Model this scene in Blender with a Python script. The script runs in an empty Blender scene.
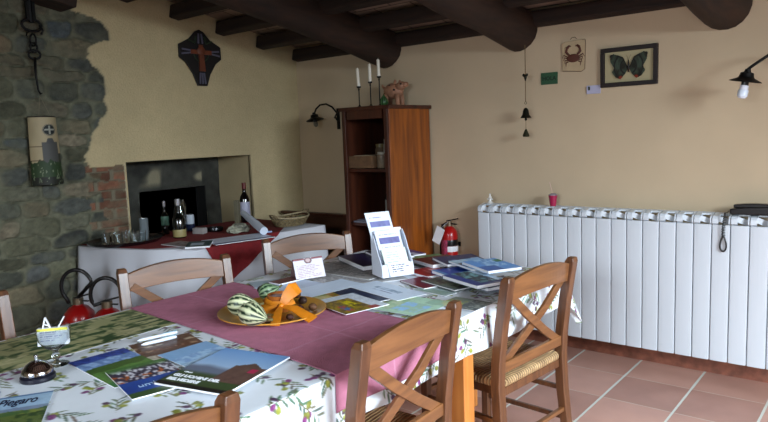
import bpy, bmesh, math, random
import numpy as np
from mathutils import Vector, Matrix, noise as mnoise
PI = math.pi
random.seed(7); RNG = np.random.RandomState(7)
sc = bpy.context.scene
COL = sc.collection

# ---------------------------------------------------------------- camera
FPX, YAW, PITCH, ROLL = 648.73, -.6817, .1175, -.0384
CAM = Vector((4.1005, -3.931, 1.42))
_f = Vector((math.cos(PITCH)*math.sin(YAW), math.cos(PITCH)*math.cos(YAW), -math.sin(PITCH)))
_r = Vector((math.cos(YAW), -math.sin(YAW), 0)); _u = _r.cross(_f)
_c, _s = math.cos(ROLL), math.sin(ROLL)
RX, UP = _c*_r + _s*_u, -_s*_r + _c*_u
cd = bpy.data.cameras.new('camera'); cam = bpy.data.objects.new('camera', cd); COL.objects.link(cam)
cd.sensor_width = 36; cd.lens = FPX/768*36; cd.clip_start = .02
cam.matrix_world = Matrix(((RX.x, UP.x, -_f.x, CAM.x), (RX.y, UP.y, -_f.y, CAM.y), (RX.z, UP.z, -_f.z, CAM.z), (0, 0, 0, 1)))
sc.camera = cam

def at(px, py, ax, v):
    """the point of the plane axis=v seen at a pixel of the survey photograph"""
    d = RX*((px-384)/FPX) + UP*(-(py-211)/FPX) + _f
    return CAM + d*((v-CAM[ax])/d[ax])

# ---------------------------------------------------------------- world, daylight, exposure
w = bpy.data.worlds.new('world'); sc.world = w; w.use_nodes = True
w.node_tree.nodes['Background'].inputs[0].default_value = (.62, .78, 1, 1)
w.node_tree.nodes['Background'].inputs[1].default_value = .6
def area(name, loc, target, sx, sy, power, col):
    l = bpy.data.lights.new(name, 'AREA'); l.shape = 'RECTANGLE'; l.size = sx; l.size_y = sy; l.energy = power; l.color = col
    o = bpy.data.objects.new(name, l); COL.objects.link(o); o.location = loc
    o.rotation_euler = (Vector(target)-Vector(loc)).to_track_quat('-Z', 'Y').to_euler()
    return o
area('daylight_side', (6.9, -2.6, 2.75), (2.6, -2.2, .5), 2.8, 2.2, 900, (.80, .91, 1))
area('daylight_front', (3.5, -7.3, 2.7), (2.6, -1.5, .7), 2.6, 2.0, 410, (.86, .93, 1))
sc.view_settings.view_transform = 'Standard'; sc.view_settings.look = 'None'
sc.view_settings.gamma = 1; sc.view_settings.use_curve_mapping = False
sc.view_settings.exposure = 0.2

# ---------------------------------------------------------------- materials
def lin(c):
    c = np.asarray(c, float); return np.where(c <= .04045, c/12.92, ((c+.055)/1.055)**2.4)
def L4(c): return tuple(lin(c)) + (1,)
MATS = {}
def mat(name, col, rough=.6, metal=0, noise=0, scale=20, bump=0, trans=0, spec=.5, coat=0, emit=0):
    if name in MATS: return MATS[name]
    m = bpy.data.materials.new(name); m.use_nodes = True; nt = m.node_tree; b = nt.nodes['Principled BSDF']
    b.inputs['Base Color'].default_value = L4(col); b.inputs['Roughness'].default_value = rough
    b.inputs['Metallic'].default_value = metal; b.inputs['Transmission Weight'].default_value = trans
    b.inputs['Specular IOR Level'].default_value = spec; b.inputs['Coat Weight'].default_value = coat
    b.inputs['Coat Roughness'].default_value = .15
    tc = nt.nodes.new('ShaderNodeTexCoord'); n = nt.nodes.new('ShaderNodeTexNoise')
    n.inputs['Scale'].default_value = scale; n.inputs['Detail'].default_value = 5
    nt.links.new(tc.outputs['Object'], n.inputs['Vector'])
    if noise:
        r = nt.nodes.new('ShaderNodeValToRGB'); r.color_ramp.elements[0].position = .3; r.color_ramp.elements[1].position = .7
        r.color_ramp.elements[0].color = L4(np.clip(np.array(col)*(1-noise), 0, 1)); r.color_ramp.elements[1].color = L4(np.clip(np.array(col)*(1+noise*.6), 0, 1))
        nt.links.new(n.outputs['Fac'], r.inputs[0]); nt.links.new(r.outputs[0], b.inputs['Base Color'])
    if bump:
        bp = nt.nodes.new('ShaderNodeBump'); bp.inputs['Strength'].default_value = bump; bp.inputs['Distance'].default_value = .01
        nt.links.new(n.outputs['Fac'], bp.inputs['Height']); nt.links.new(bp.outputs[0], b.inputs['Normal'])
    MATS[name] = m; return m
def wood(name, c1, c2, rough=.4, scale=9, axis=2, coat=.2, stretch=.09, bump=.15):
    if name in MATS: return MATS[name]
    m = bpy.data.materials.new(name); m.use_nodes = True; nt = m.node_tree; b = nt.nodes['Principled BSDF']
    tc = nt.nodes.new('ShaderNodeTexCoord'); mp = nt.nodes.new('ShaderNodeMapping'); n = nt.nodes.new('ShaderNodeTexNoise')
    s = [1, 1, 1]; s[axis] = stretch; mp.inputs['Scale'].default_value = s
    n.inputs['Scale'].default_value = scale*4; n.inputs['Detail'].default_value = 6; n.inputs['Distortion'].default_value = .6
    r = nt.nodes.new('ShaderNodeValToRGB'); r.color_ramp.elements[0].position = .3; r.color_ramp.elements[1].position = .72
    r.color_ramp.elements[0].color = L4(c1); r.color_ramp.elements[1].color = L4(c2)
    bp = nt.nodes.new('ShaderNodeBump'); bp.inputs['Strength'].default_value = bump; bp.inputs['Distance'].default_value = .003
    for a, c in ((tc.outputs['Object'], mp.inputs[0]), (mp.outputs[0], n.inputs['Vector']), (n.outputs['Fac'], r.inputs[0]),
                 (r.outputs[0], b.inputs['Base Color']), (n.outputs['Fac'], bp.inputs['Height']), (bp.outputs[0], b.inputs['Normal'])): nt.links.new(a, c)
    b.inputs['Roughness'].default_value = rough; b.inputs['Coat Weight'].default_value = coat; b.inputs['Coat Roughness'].default_value = .2
    MATS[name] = m; return m
def vcol(name, rough=.5, spec=.5, bump=0, bscale=60, coat=0, grain=0):
    """a surface whose printed or mineral pattern is stored on its mesh"""
    if name in MATS: return MATS[name]
    m = bpy.data.materials.new(name); m.use_nodes = True; nt = m.node_tree; b = nt.nodes['Principled BSDF']
    a = nt.nodes.new('ShaderNodeAttribute'); a.attribute_name = 'Col'
    src = a.outputs['Color']
    b.inputs['Roughness'].default_value = rough; b.inputs['Specular IOR Level'].default_value = spec; b.inputs['Coat Weight'].default_value = coat
    if bump or grain:
        tc = nt.nodes.new('ShaderNodeTexCoord'); n = nt.nodes.new('ShaderNodeTexNoise'); n.inputs['Scale'].default_value = bscale; n.inputs['Detail'].default_value = 6
        nt.links.new(tc.outputs['Object'], n.inputs['Vector'])
    if grain:
        mr = nt.nodes.new('ShaderNodeMapRange'); mr.inputs[1].default_value = .25; mr.inputs[2].default_value = .75
        mr.inputs[3].default_value = 1-grain; mr.inputs[4].default_value = 1+grain
        vm = nt.nodes.new('ShaderNodeVectorMath'); vm.operation = 'SCALE'
        nt.links.new(n.outputs['Fac'], mr.inputs[0]); nt.links.new(mr.outputs[0], vm.inputs['Scale']); nt.links.new(src, vm.inputs[0]); src = vm.outputs[0]
    nt.links.new(src, b.inputs['Base Color'])
    if bump:
        bp = nt.nodes.new('ShaderNodeBump'); bp.inputs['Strength'].default_value = bump; bp.inputs['Distance'].default_value = .01
        nt.links.new(n.outputs['Fac'], bp.inputs['Height']); nt.links.new(bp.outputs[0], b.inputs['Normal'])
    MATS[name] = m; return m

# ---------------------------------------------------------------- mesh helpers
class MB:
    def __init__(s): s.bm = bmesh.new(); s.mi = 0
    def _faces(s, fs):
        for f in fs: f.material_index = s.mi
    def box(s, c, d, rot=None, taper=None):
        g = bmesh.ops.create_cube(s.bm, size=1)['verts']
        R = rot or Matrix()
        for v in g:
            p = Vector((v.co.x*d[0], v.co.y*d[1], v.co.z*d[2]))
            if taper and v.co.z < 0: p.x *= taper; p.y *= taper
            v.co = Vector(c) + (R @ p)
        s._faces({f for v in g for f in v.link_faces}); return s
    def bar(s, p0, p1, wd, th, up=(0, 0, 1)):
        """straight bar from p0 to p1; wd across, th along 'up'"""
        p0, p1 = Vector(p0), Vector(p1); d = (p1-p0); Ln = d.length; d.normalize()
        sd = d.cross(Vector(up)).normalized(); u = sd.cross(d)
        R = Matrix((sd, u, d)).transposed().to_4x4()
        return s.box((p0+p1)/2, (wd, th, Ln), R)
    def path(s, pts, r, n=8, closed=False, cap=True):
        pts = [Vector(p) for p in pts]; N = len(pts)
        rs = r if isinstance(r, (list, tuple)) else [r]*N
        rings = []; prev = None
        for i, p in enumerate(pts):
            a = pts[(i-1) % N] if (closed or i > 0) else p; b = pts[(i+1) % N] if (closed or i < N-1) else p
            t = (b-a).normalized()
            if prev is None: x = t.orthogonal().normalized()
            else:
                x = prev - t*prev.dot(t); x = x.normalized() if x.length > 1e-6 else t.orthogonal().normalized()
            prev = x; y = t.cross(x)
            rings.append([s.bm.verts.new(p + (x*math.cos(2*PI*k/n)+y*math.sin(2*PI*k/n))*rs[i]) for k in range(n)])
        fs = []
        for i in range(N if closed else N-1):
            A, B = rings[i], rings[(i+1) % N]
            for k in range(n): fs.append(s.bm.faces.new((A[k], A[(k+1) % n], B[(k+1) % n], B[k])))
        if cap and not closed: fs += [s.bm.faces.new(rings[0][::-1]), s.bm.faces.new(rings[-1])]
        s._faces(fs); return s
    def lathe(s, prof, c=(0, 0, 0), n=24, M=None, sx=1, sy=1):
        """prof: list of (radius, z)"""
        M = M or Matrix(); c = Vector(c); rings = []
        for r, z in prof:
            if r < 1e-6: rings.append([s.bm.verts.new(c + (M @ Vector((0, 0, z))))])
            else: rings.append([s.bm.verts.new(c + (M @ Vector((r*sx*math.cos(2*PI*k/n), r*sy*math.sin(2*PI*k/n), z)))) for k in range(n)])
        fs = []
        for A, B in zip(rings, rings[1:]):
            for k in range(n):
                k2 = (k+1) % n
                if len(A) == 1 and len(B) == 1: continue
                if len(A) == 1: fs.append(s.bm.faces.new((A[0], B[k], B[k2])))
                elif len(B) == 1: fs.append(s.bm.faces.new((A[k], A[k2], B[0])))
                else: fs.append(s.bm.faces.new((A[k], A[k2], B[k2], B[k])))
        s._faces(fs); return s
    def prism(s, poly, o, ux, uy, depth):
        """polygon (list of 2D) in plane o+ux,uy extruded by vector depth"""
        o, ux, uy, dp = map(Vector, (o, ux, uy, depth))
        A = [s.bm.verts.new(o+ux*a+uy*b) for a, b in poly]; B = [s.bm.verts.new(v.co+dp) for v in A]; n = len(A)
        fs = [s.bm.faces.new(A[::-1]), s.bm.faces.new(B)]
        for k in range(n): fs.append(s.bm.faces.new((A[k], A[(k+1) % n], B[(k+1) % n], B[k])))
        s._faces(fs); return s
    def strip(s, top, bot, depth):
        """solid between two polylines of equal count, thickened by vector depth (no concave caps)"""
        dp = Vector(depth); T = [s.bm.verts.new(p) for p in top]; B = [s.bm.verts.new(p) for p in bot]
        T2 = [s.bm.verts.new(v.co+dp) for v in T]; B2 = [s.bm.verts.new(v.co+dp) for v in B]; fs = []
        for k in range(len(T)-1):
            fs += [s.bm.faces.new((T[k], B[k], B[k+1], T[k+1])), s.bm.faces.new((T2[k+1], B2[k+1], B2[k], T2[k])),
                   s.bm.faces.new((T[k], T[k+1], T2[k+1], T2[k])), s.bm.faces.new((B[k+1], B[k], B2[k], B2[k+1]))]
        fs += [s.bm.faces.new((T[0], T2[0], B2[0], B[0])), s.bm.faces.new((T[-1], B[-1], B2[-1], T2[-1]))]
        s._faces(fs); return s
    def ell(s, c, r, n=16, M=None):
        k = 10
        return s.lathe([(max(0, math.sin(PI*i/k)) if 0 < i < k else 0, -math.cos(PI*i/k)) for i in range(k+1)], c, n,
                       (M or Matrix()) @ Matrix.Diagonal((r[0], r[1], r[2], 1)))
    def build(s, name, m, parent=None, smooth=False, bevel=0, loc=None):
        bmesh.ops.recalc_face_normals(s.bm, faces=s.bm.faces)
        me = bpy.data.meshes.new(name); s.bm.to_mesh(me); s.bm.free()
        for q in (m if isinstance(m, (list, tuple)) else [m]): me.materials.append(q)
        if smooth:
            me.polygons.foreach_set('use_smooth', [True]*len(me.polygons))
            if smooth == 'auto': me.set_sharp_from_angle(angle=math.radians(38))
        o = bpy.data.objects.new(name, me); COL.objects.link(o)
        if parent: o.parent = parent
        if loc: o.location = loc
        if bevel:
            b = o.modifiers.new('bevel', 'BEVEL'); b.width = bevel; b.segments = 2; b.limit_method = 'ANGLE'; b.angle_limit = .6
        return o
def tag(o, label=None, cat=None, group=None, kind=None):
    if label: o['label'] = label
    if cat: o['category'] = cat
    if group: o['group'] = group
    if kind: o['kind'] = kind
    return o
def empty(name, loc=(0, 0, 0), rz=0, label=None, cat=None, group=None):
    o = bpy.data.objects.new(name, None); COL.objects.link(o); o.location = loc; o.rotation_euler = (0, 0, rz); o.empty_display_size = .05
    return tag(o, label, cat, group)
def S(o): o['kind'] = 'structure'; return o
def copy_tree(o, parent=None):
    c = o.copy(); COL.objects.link(c); c.parent = parent
    for ch in list(o.children): copy_tree(ch, c)
    return c
def T(x, y, z): return Matrix.Translation((x, y, z))
def RZ(a): return Matrix.Rotation(a, 4, 'Z')
def RX_(a): return Matrix.Rotation(a, 4, 'X')
def RY_(a): return Matrix.Rotation(a, 4, 'Y')
def setcol(me, rgb):
    a = me.color_attributes.new('Col', 'FLOAT_COLOR', 'POINT'); n = len(me.vertices)
    c = np.ones((n, 4)); c[:, :3] = lin(np.clip(rgb, 0, 1)); a.data.foreach_set('color', c.ravel())
def gridmesh(name, P, rgb, m, parent=None, keep=None, smooth=True, thick=0):
    """P (nu,nv,3) points, rgb (nu,nv,3); keep(nu-1,nv-1) mask of faces; thick adds a plain back and sides"""
    nu, nv = P.shape[:2]; idx = np.arange(nu*nv).reshape(nu, nv)
    a, b, c, d = idx[:-1, :-1], idx[1:, :-1], idx[1:, 1:], idx[:-1, 1:]
    F = np.stack([a, b, c, d], -1).reshape(-1, 4)
    if keep is not None: F = F[keep.ravel()]
    V = P.reshape(-1, 3); C = np.broadcast_to(rgb, P.shape).reshape(-1, 3)
    F = F.tolist()
    if thick:
        ring = list(idx[:, 0]) + list(idx[-1, 1:]) + list(idx[-2::-1, -1]) + list(idx[0, -2:0:-1])
        base = len(V); n = len(ring); low = V[ring].copy(); low[:, 2] -= thick
        side = V[ring].copy(); white = np.full((n, 3), .86)
        V = np.vstack([V, side, low]); C = np.vstack([C, white, white])
        F += [[base+k, base+(k+1) % n, base+n+(k+1) % n, base+n+k] for k in range(n)]; F.append([base+n+k for k in range(n)])
    me = bpy.data.meshes.new(name); me.from_pydata(V.tolist(), [], F); me.materials.append(m)
    if smooth: me.polygons.foreach_set('use_smooth', [True]*len(me.polygons)); me.set_sharp_from_angle(angle=math.radians(40))
    setcol(me, C); o = bpy.data.objects.new(name, me); COL.objects.link(o)
    if parent: o.parent = parent
    return o
def vnoise(X, Y, seed=0, octv=3):
    r = np.random.RandomState(seed+11); out = 0; amp = 1; tot = 0
    for k in range(octv):
        G = r.rand(64, 64); x = X*(2**k)+k*7.3; y = Y*(2**k)+k*3.1
        i = np.floor(x).astype(int); j = np.floor(y).astype(int); fx = x-i; fy = y-j; fx = fx*fx*(3-2*fx); fy = fy*fy*(3-2*fy)
        g = lambda a, b: G[a % 64, b % 64]
        out = out + amp*((g(i, j)*(1-fx)+g(i+1, j)*fx)*(1-fy)+(g(i, j+1)*(1-fx)+g(i+1, j+1)*fx)*fy); tot += amp; amp *= .5
    return out/tot
def mix(A, B, t): t = np.clip(t, 0, 1)[..., None]; return np.asarray(A)*(1-t)+np.asarray(B)*t
_fonts = {}
def text(name, s, size, M, m, parent, ext=.0003, shear=0, bold=0, align='LEFT'):
    cu = bpy.data.curves.new(name, 'FONT'); cu.body = s; cu.size = size; cu.extrude = ext; cu.shear = shear; cu.offset = bold; cu.align_x = align
    cu.resolution_u = 3
    t = bpy.data.objects.new(name, cu); COL.objects.link(t)
    dg = bpy.context.evaluated_depsgraph_get(); me = bpy.data.meshes.new_from_object(t.evaluated_get(dg))
    bpy.data.objects.remove(t); me.transform(M); me.materials.clear(); me.materials.append(m)
    o = bpy.data.objects.new(name, me); COL.objects.link(o); o.parent = parent; return o

# ---- shared materials
M_white = mat('white_enamel', (.80, .83, .86), .32, spec=.5)
M_iron = mat('black_iron', (.07, .065, .065), .5, .6, noise=.2)
M_black = mat('black_plastic', (.05, .05, .06), .3)
M_paper = mat('white_paper', (.90, .91, .93), .55, noise=.02)
M_glass = mat('clear_glass', (.95, .97, .97), .03, trans=1)
M_chrome = mat('chrome', (.80, .80, .82), .12, 1)
W_chair = wood('chair_wood', (.28, .165, .10), (.44, .28, .165), .38, 9, 2, .35)
W_rail = wood('chair_rail_wood', (.36, .22, .125), (.52, .345, .20), .38, 9, 0, .35)
W_pine = wood('pine_leg_wood', (.72, .43, .20), (.84, .56, .28), .4, 7, 2, .2)
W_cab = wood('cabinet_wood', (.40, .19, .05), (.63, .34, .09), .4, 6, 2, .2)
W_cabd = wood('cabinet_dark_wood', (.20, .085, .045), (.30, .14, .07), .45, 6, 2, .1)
W_beam = wood('beam_wood', (.115, .07, .045), (.22, .14, .09), .8, 6, 1, 0, .15, .8)
W_joist = wood('joist_wood', (.10, .065, .045), (.19, .125, .085), .8, 6, 0, 0, .15, .8)
M_ink = mat('dark_ink', (.08, .08, .12), .6)
M_inkw = mat('white_ink', (.93, .95, .97), .5)

# ================================================================= ROOM
PLA = np.array((.75, .682, .53))
PLB = (.765, .69, .575)
# floor
def floor_mat():
    m = bpy.data.materials.new('terracotta_tiles'); m.use_nodes = True; nt = m.node_tree; b = nt.nodes['Principled BSDF']; N = nt.nodes; K = nt.links
    tc = N.new('ShaderNodeTexCoord'); sx = N.new('ShaderNodeSeparateXYZ'); K.new(tc.outputs['Object'], sx.inputs[0])
    def M(op, a, b_=None, c=None):
        n = N.new('ShaderNodeMath'); n.operation = op
        for i, v in enumerate((a, b_, c)):
            if v is None: continue
            if isinstance(v, (int, float)): n.inputs[i].default_value = v
            else: K.new(v, n.inputs[i])
        return n.outputs[0]
    s = .354
    fx = M('DIVIDE', M('SUBTRACT', sx.outputs[0], 2.540-20*s), s); fy = M('DIVIDE', M('SUBTRACT', sx.outputs[1], -.323-40*s), s)
    dx = M('MINIMUM', M('FRACT', fx), M('SUBTRACT', 1, M('FRACT', fx))); dy = M('MINIMUM', M('FRACT', fy), M('SUBTRACT', 1, M('FRACT', fy)))
    wob = N.new('ShaderNodeTexNoise'); wob.inputs['Scale'].default_value = 14; K.new(tc.outputs['Object'], wob.inputs['Vector'])
    wo = M('MULTIPLY', M('SUBTRACT', wob.outputs['Fac'], .5), .012)
    gx = M('LESS_THAN', M('ADD', dx, wo), .017); gy = M('LESS_THAN', M('ADD', dy, wo), .010)
    cell = N.new('ShaderNodeCombineXYZ'); K.new(M('FLOOR', fx), cell.inputs[0]); K.new(M('FLOOR', fy), cell.inputs[1])
    wn = N.new('ShaderNodeTexWhiteNoise'); wn.noise_dimensions = '3D'; K.new(cell.outputs[0], wn.inputs['Vector'])
    n2 = N.new('ShaderNodeTexNoise'); n2.inputs['Scale'].default_value = 5; n2.inputs['Detail'].default_value = 6; K.new(tc.outputs['Object'], n2.inputs['Vector'])
    fac = M('ADD', M('MULTIPLY', wn.outputs['Value'], .45), M('MULTIPLY', n2.outputs['Fac'], .65))
    r = N.new('ShaderNodeValToRGB'); e = r.color_ramp.elements; e[0].position = .2; e[0].color = L4((.60, .44, .39)); e[1].position = .85; e[1].color = L4((.77, .60, .54)); K.new(fac, r.inputs[0])
    m1 = N.new('ShaderNodeMix'); m1.data_type = 'RGBA'; K.new(gy, m1.inputs[0]); K.new(r.outputs[0], m1.inputs[6]); m1.inputs[7].default_value = L4((.74, .66, .60))
    m2 = N.new('ShaderNodeMix'); m2.data_type = 'RGBA'; K.new(gx, m2.inputs[0]); K.new(m1.outputs[2], m2.inputs[6]); m2.inputs[7].default_value = L4((.80, .82, .79))
    K.new(m2.outputs[2], b.inputs['Base Color'])
    rr = N.new('ShaderNodeMapRange'); K.new(n2.outputs['Fac'], rr.inputs[0]); rr.inputs[3].default_value = .28; rr.inputs[4].default_value = .55; K.new(rr.outputs[0], b.inputs['Roughness'])
    bp = N.new('ShaderNodeBump'); bp.inputs['Strength'].default_value = .5; bp.inputs['Distance'].default_value = .004
    K.new(M('SUBTRACT', M('MULTIPLY', n2.outputs['Fac'], .4), M('MAXIMUM', gx, gy)), bp.inputs['Height']); K.new(bp.outputs[0], b.inputs['Normal'])
    return m
S(MB().box((2.6, -2.8, -.05), (6.2, 6.2, .1)).build('floor', floor_mat()))
M_plaster = mat('cream_plaster', tuple(PLA), .85, noise=.05, scale=3, bump=.25)
def roofz(y): return 2.058 - .19*y          # underside of the joists
# back wall
S(MB().box((2.6, .15, 1.3), (6.2, .3, 2.9)).build('wall_back', mat('sand_plaster', PLB, .85, noise=.03, scale=2.5, bump=.2)))
# walls behind the camera, with their openings
def wall_open(name, axis, pos, a0, a1, o0, o1, z0, z1, H, sgn):
    b = MB(); t = .3; c = pos+sgn*t/2
    def bx(u0, u1, v0, v1):
        if axis == 'x': b.box((c, (u0+u1)/2, (v0+v1)/2), (t, u1-u0, v1-v0))
        else: b.box(((u0+u1)/2, c, (v0+v1)/2), (u1-u0, t, v1-v0))
    bx(a0, o0, 0, H); bx(o1, a1, 0, H); bx(o0, o1, z1, H)
    if z0 > 0: bx(o0, o1, 0, z0)
    return S(b.build(name, M_plaster))
wall_open('wall_right', 'x', 5.3, -5.9, 0, -3.7, -1.3, 0.0, 2.1, 3.3, 1)
wall_open('wall_front', 'y', -5.6, -.3, 5.6, 2.4, 4.8, .55, 2.15, 3.3, -1)
W_frame = wood('window_wood', (.42, .26, .15), (.55, .36, .2), .45, 8, 2, .2)
def frame(name, axis, pos, o0, o1, z0, z1, n):
    b = MB(); k = .06
    def bx(u0, u1, v0, v1):
        if axis == 'x': b.box((pos, (u0+u1)/2, (v0+v1)/2), (.06, u1-u0, v1-v0))
        else: b.box(((u0+u1)/2, pos, (v0+v1)/2), (u1-u0, .06, v1-v0))
    bx(o0, o1, z0, z0+k); bx(o0, o1, z1-k, z1)
    for i in range(n+1):
        u = o0+(o1-o0-k)*i/n; bx(u, u+k, z0, z1)
    return S(b.build(name, W_frame))
frame('door_1', 'x', 5.42, -3.7, -1.3, 0, 2.1, 2)
frame('window_1', 'y', -5.72, 2.4, 4.8, .55, 2.15, 2)
# left wall: plaster with an irregular patch of bare stone and brick, real relief
sy, sz = .0095, .0095
NY0, NY1, NZ1 = -1.62, -.55, 1.30             # fireplace niche
ys = np.concatenate([np.linspace(-5.6, -2.9, 60, endpoint=False), np.arange(-2.9, NY0-.004, sy), [NY0], np.linspace(NY0, NY1, 60)[1:], np.linspace(NY1, 0, 30)[1:]])
zs = np.concatenate([np.arange(0, NZ1-.004, sz), [NZ1], np.arange(NZ1+sz, 2.7, sz), np.linspace(2.71, 3.3, 12)])
Y, Z = np.meshgrid(ys, zs, indexing='ij')
bpx = [(50, -40), (60, -8), (72, 12), (102, 22), (109, 31), (108, 40), (88, 46), (84, 57), (98, 71), (104, 85), (105, 93), (103, 114), (99, 125), (93, 134), (87, 148), (85, 161), (92, 168)]
bp_ = [at(x, y, 0, 0) for x, y in bpx]
bz = np.array([p.z for p in bp_]); by = np.array([p.y for p in bp_]); o_ = np.argsort(bz); bz, by = bz[o_], by[o_]
wobY = (vnoise(Y*14, Z*14, 3)-.5)*.05; wobZ = (vnoise(Y*14+9, Z*14+5, 4)-.5)*.05
yb = np.interp(Z+wobZ*.6, bz, by); yb = np.where(Z+wobZ*.5 < 1.285, -1.2, yb)
stone = (Y+wobY < yb)
edge = np.clip((yb-(Y+wobY))/.03, 0, 1)
pts = []; row = 0; z = -.1
while z < 3.4:
    h = RNG.uniform(.07, .13); y = -5.8+RNG.uniform(0, .2)
    while y < -1.1:
        wd = RNG.uniform(.12, .32); pts.append((y+wd/2, z+h/2, wd, h)); y += wd
    z += h
pts = np.array(pts)
wy = Y+(vnoise(Y*9, Z*9, 5)-.5)*.06; wz = Z+(vnoise(Y*8, Z*8, 6)-.5)*.05
d1 = np.full(Y.shape, 9.); best = np.zeros(Y.shape, int)
for k, (py, pz, pw, ph) in enumerate(pts):
    q = np.maximum(np.abs(wy-py)/(pw/2), np.abs(wz-pz)/(ph/2))
    e = (np.abs((wy-py)/(pw/2))**3.2+np.abs((wz-pz)/(ph/2))**3.2)**(1/3.2)
    mk = e < d1; d1 = np.where(mk, e, d1); best = np.where(mk, k, best)
pal = np.array([(.38, .38, .32), (.33, .34, .30), (.44, .41, .33), (.32, .33, .32), (.36, .36, .29), (.45, .42, .35), (.29, .30, .28), (.42, .36, .28), (.33, .36, .37)])
shade = .93+(RNG.rand(len(pts))-.5)*.34
cid = RNG.randint(0, len(pal), len(pts))
scol = pal[cid[best]]*shade[best][..., None]*(1+(vnoise(Y*40, Z*60, 8, 4)-.5)*.55)[..., None]
mort = np.array((.41, .41, .34))*(1+(vnoise(Y*30, Z*30, 9)-.5)*.35)[..., None]
inst = np.clip((.97-d1)/.16, 0, 1)
scol = mix(mort, scol, inst*np.clip(.15+1.3*vnoise(Y*7, Z*10, 10), 0, 1))
relief = -.008+.016*inst**.6+(vnoise(Y*35, Z*35, 12)-.5)*.010
# brick quoin beside the niche
br = (Z < 1.285) & (Y+wobY*1.4+.045*np.sign(np.sin(Z/.062*PI)) > -1.84)
bh = .062; rowi = np.floor(Z/bh).astype(int); fz = (Z+(vnoise(Y*18, Z*5, 18)-.5)*.02)/bh; rowi = np.floor(fz).astype(int); fz = fz-rowi; fy = (Y/.23+(rowi % 2)*.5); ci = np.floor(fy).astype(int); fy = fy-ci
bm_ = (fz > .16) & (fy > .06) & (fy < .97)
bcol = np.array((.46, .31, .24))*(1+((np.sin(rowi*12.9+ci*78.2)*43758.5) % 1-.5)*.45)[..., None]*(1+(vnoise(Y*50, Z*50, 13)-.5)*.4)[..., None]
bcol = mix(bcol, np.array((.42, .39, .32)), np.clip((vnoise(Y*11, Z*16, 19)-.38)*2.6, 0, .75)); bcol = np.where(bm_[..., None], bcol, np.array((.46, .43, .36)))
scol = np.where(br[..., None], bcol, scol); relief = np.where(br, np.where(bm_, .004, -.004), relief)
pcol = PLA*(1+(vnoise(Y*3, Z*3, 14)-.5)*.10)[..., None]*(1+(vnoise(Y*25, Z*25, 15)-.5)*.05)[..., None]
pcol = mix(pcol, np.array((.62, .58, .46)), np.clip(1-np.abs(Y+wobY-yb)/.02, 0, 1)*.5*(Z > 1.2))
C = np.where(stone[..., None], scol, pcol)
X = np.where(stone, relief*edge, .010+(vnoise(Y*6, Z*6, 16)-.5)*.008)
C = np.where((np.abs(Y-NY0) < .012)[..., None] & (Z < NZ1)[..., None] & (Z > .7)[..., None], np.array((.74, .70, .58)), C)
X = np.where((Y >= NY0-1e-6) & (Y <= NY1+1e-6) & (Z <= NZ1+1e-6), .008, X)
keep = ~(((ys[:-1] >= NY0-1e-6) & (ys[:-1] < NY1-1e-6))[:, None] & (zs[:-1] < NZ1-1e-6)[None, :])
wl = S(gridmesh('wall_left', np.stack([X, Y, Z], -1), C, vcol('stone_and_plaster', .88, .25, .5, 90, grain=.08), keep=keep))
# niche of the fireplace: cream reveals, dark stone breast with the black firebox
b = MB(); D = .43
b.box((-D/2-.012, NY1+.06, NZ1/2), (D, .12, NZ1)); b.box((-D/2-.012, NY0-.06, NZ1/2), (D, .12, NZ1))
b.box((-.008, NY1+.003, NZ1/2), (.034, .006, NZ1)); b.box((-.008, NY0-.003, NZ1/2), (.034, .006, NZ1)); b.box((-.008, (NY0+NY1)/2, NZ1+.003), (.034, NY1-NY0, .006))
b.box((-D/2-.012, (NY0+NY1)/2, NZ1+.06), (D, NY1-NY0+.24, .12))
b.box((-.6, (NY0+NY1)/2, .9), (.1, 1.6, 1.8)); b.box((-.3, (NY0+NY1)/2, .03), (.6, 1.3, .06))
S(b.build('trim_1', M_plaster))
gy = np.arange(NY0, NY1+.004, .012); gz = np.arange(.05, NZ1+.004, .012); GY, GZ = np.meshgrid(gy, gz, indexing='ij')
nn = vnoise(GY*9, GZ*9, 21, 4); blot = vnoise(GY*5+3, GZ*7, 22, 2)
cc = np.array((.21, .21, .19))*(1+(nn-.5)*1.5)[..., None]
cc = mix(cc, np.array((.60, .57, .47)), np.clip((blot-.49)*9, 0, 1)*np.clip((GZ-1.07)*20, 0, 1)*np.clip((1.25-GZ)*20, 0, 1)*(GY > -1.45)*(GY < -.72))
FB0, FB1, FBZ = -1.30, -.70, 1.055
kp = ~(((gy[:-1] > FB0) & (gy[:-1] < FB1))[:, None] & (gz[:-1] < FBZ)[None, :])
S(gridmesh('trim_2', np.stack([-D+.012+(nn-.5)*.02, GY, GZ], -1), cc, vcol('sooty_stone', .8, .4, .5, 70), keep=kp))
M_soot = mat('soot', (.035, .035, .035), .9, noise=.3)
b = MB(); b.box((-.56, -1.0, .55), (.02, .62, 1.1)); b.box((-.49, FB0-.005, .55), (.13, .01, 1.1)); b.box((-.49, FB1+.005, .55), (.13, .01, 1.1)); b.box((-.49, -1.0, FBZ+.005), (.13, .62, .01))
S(b.build('trim_3', M_soot))
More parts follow.
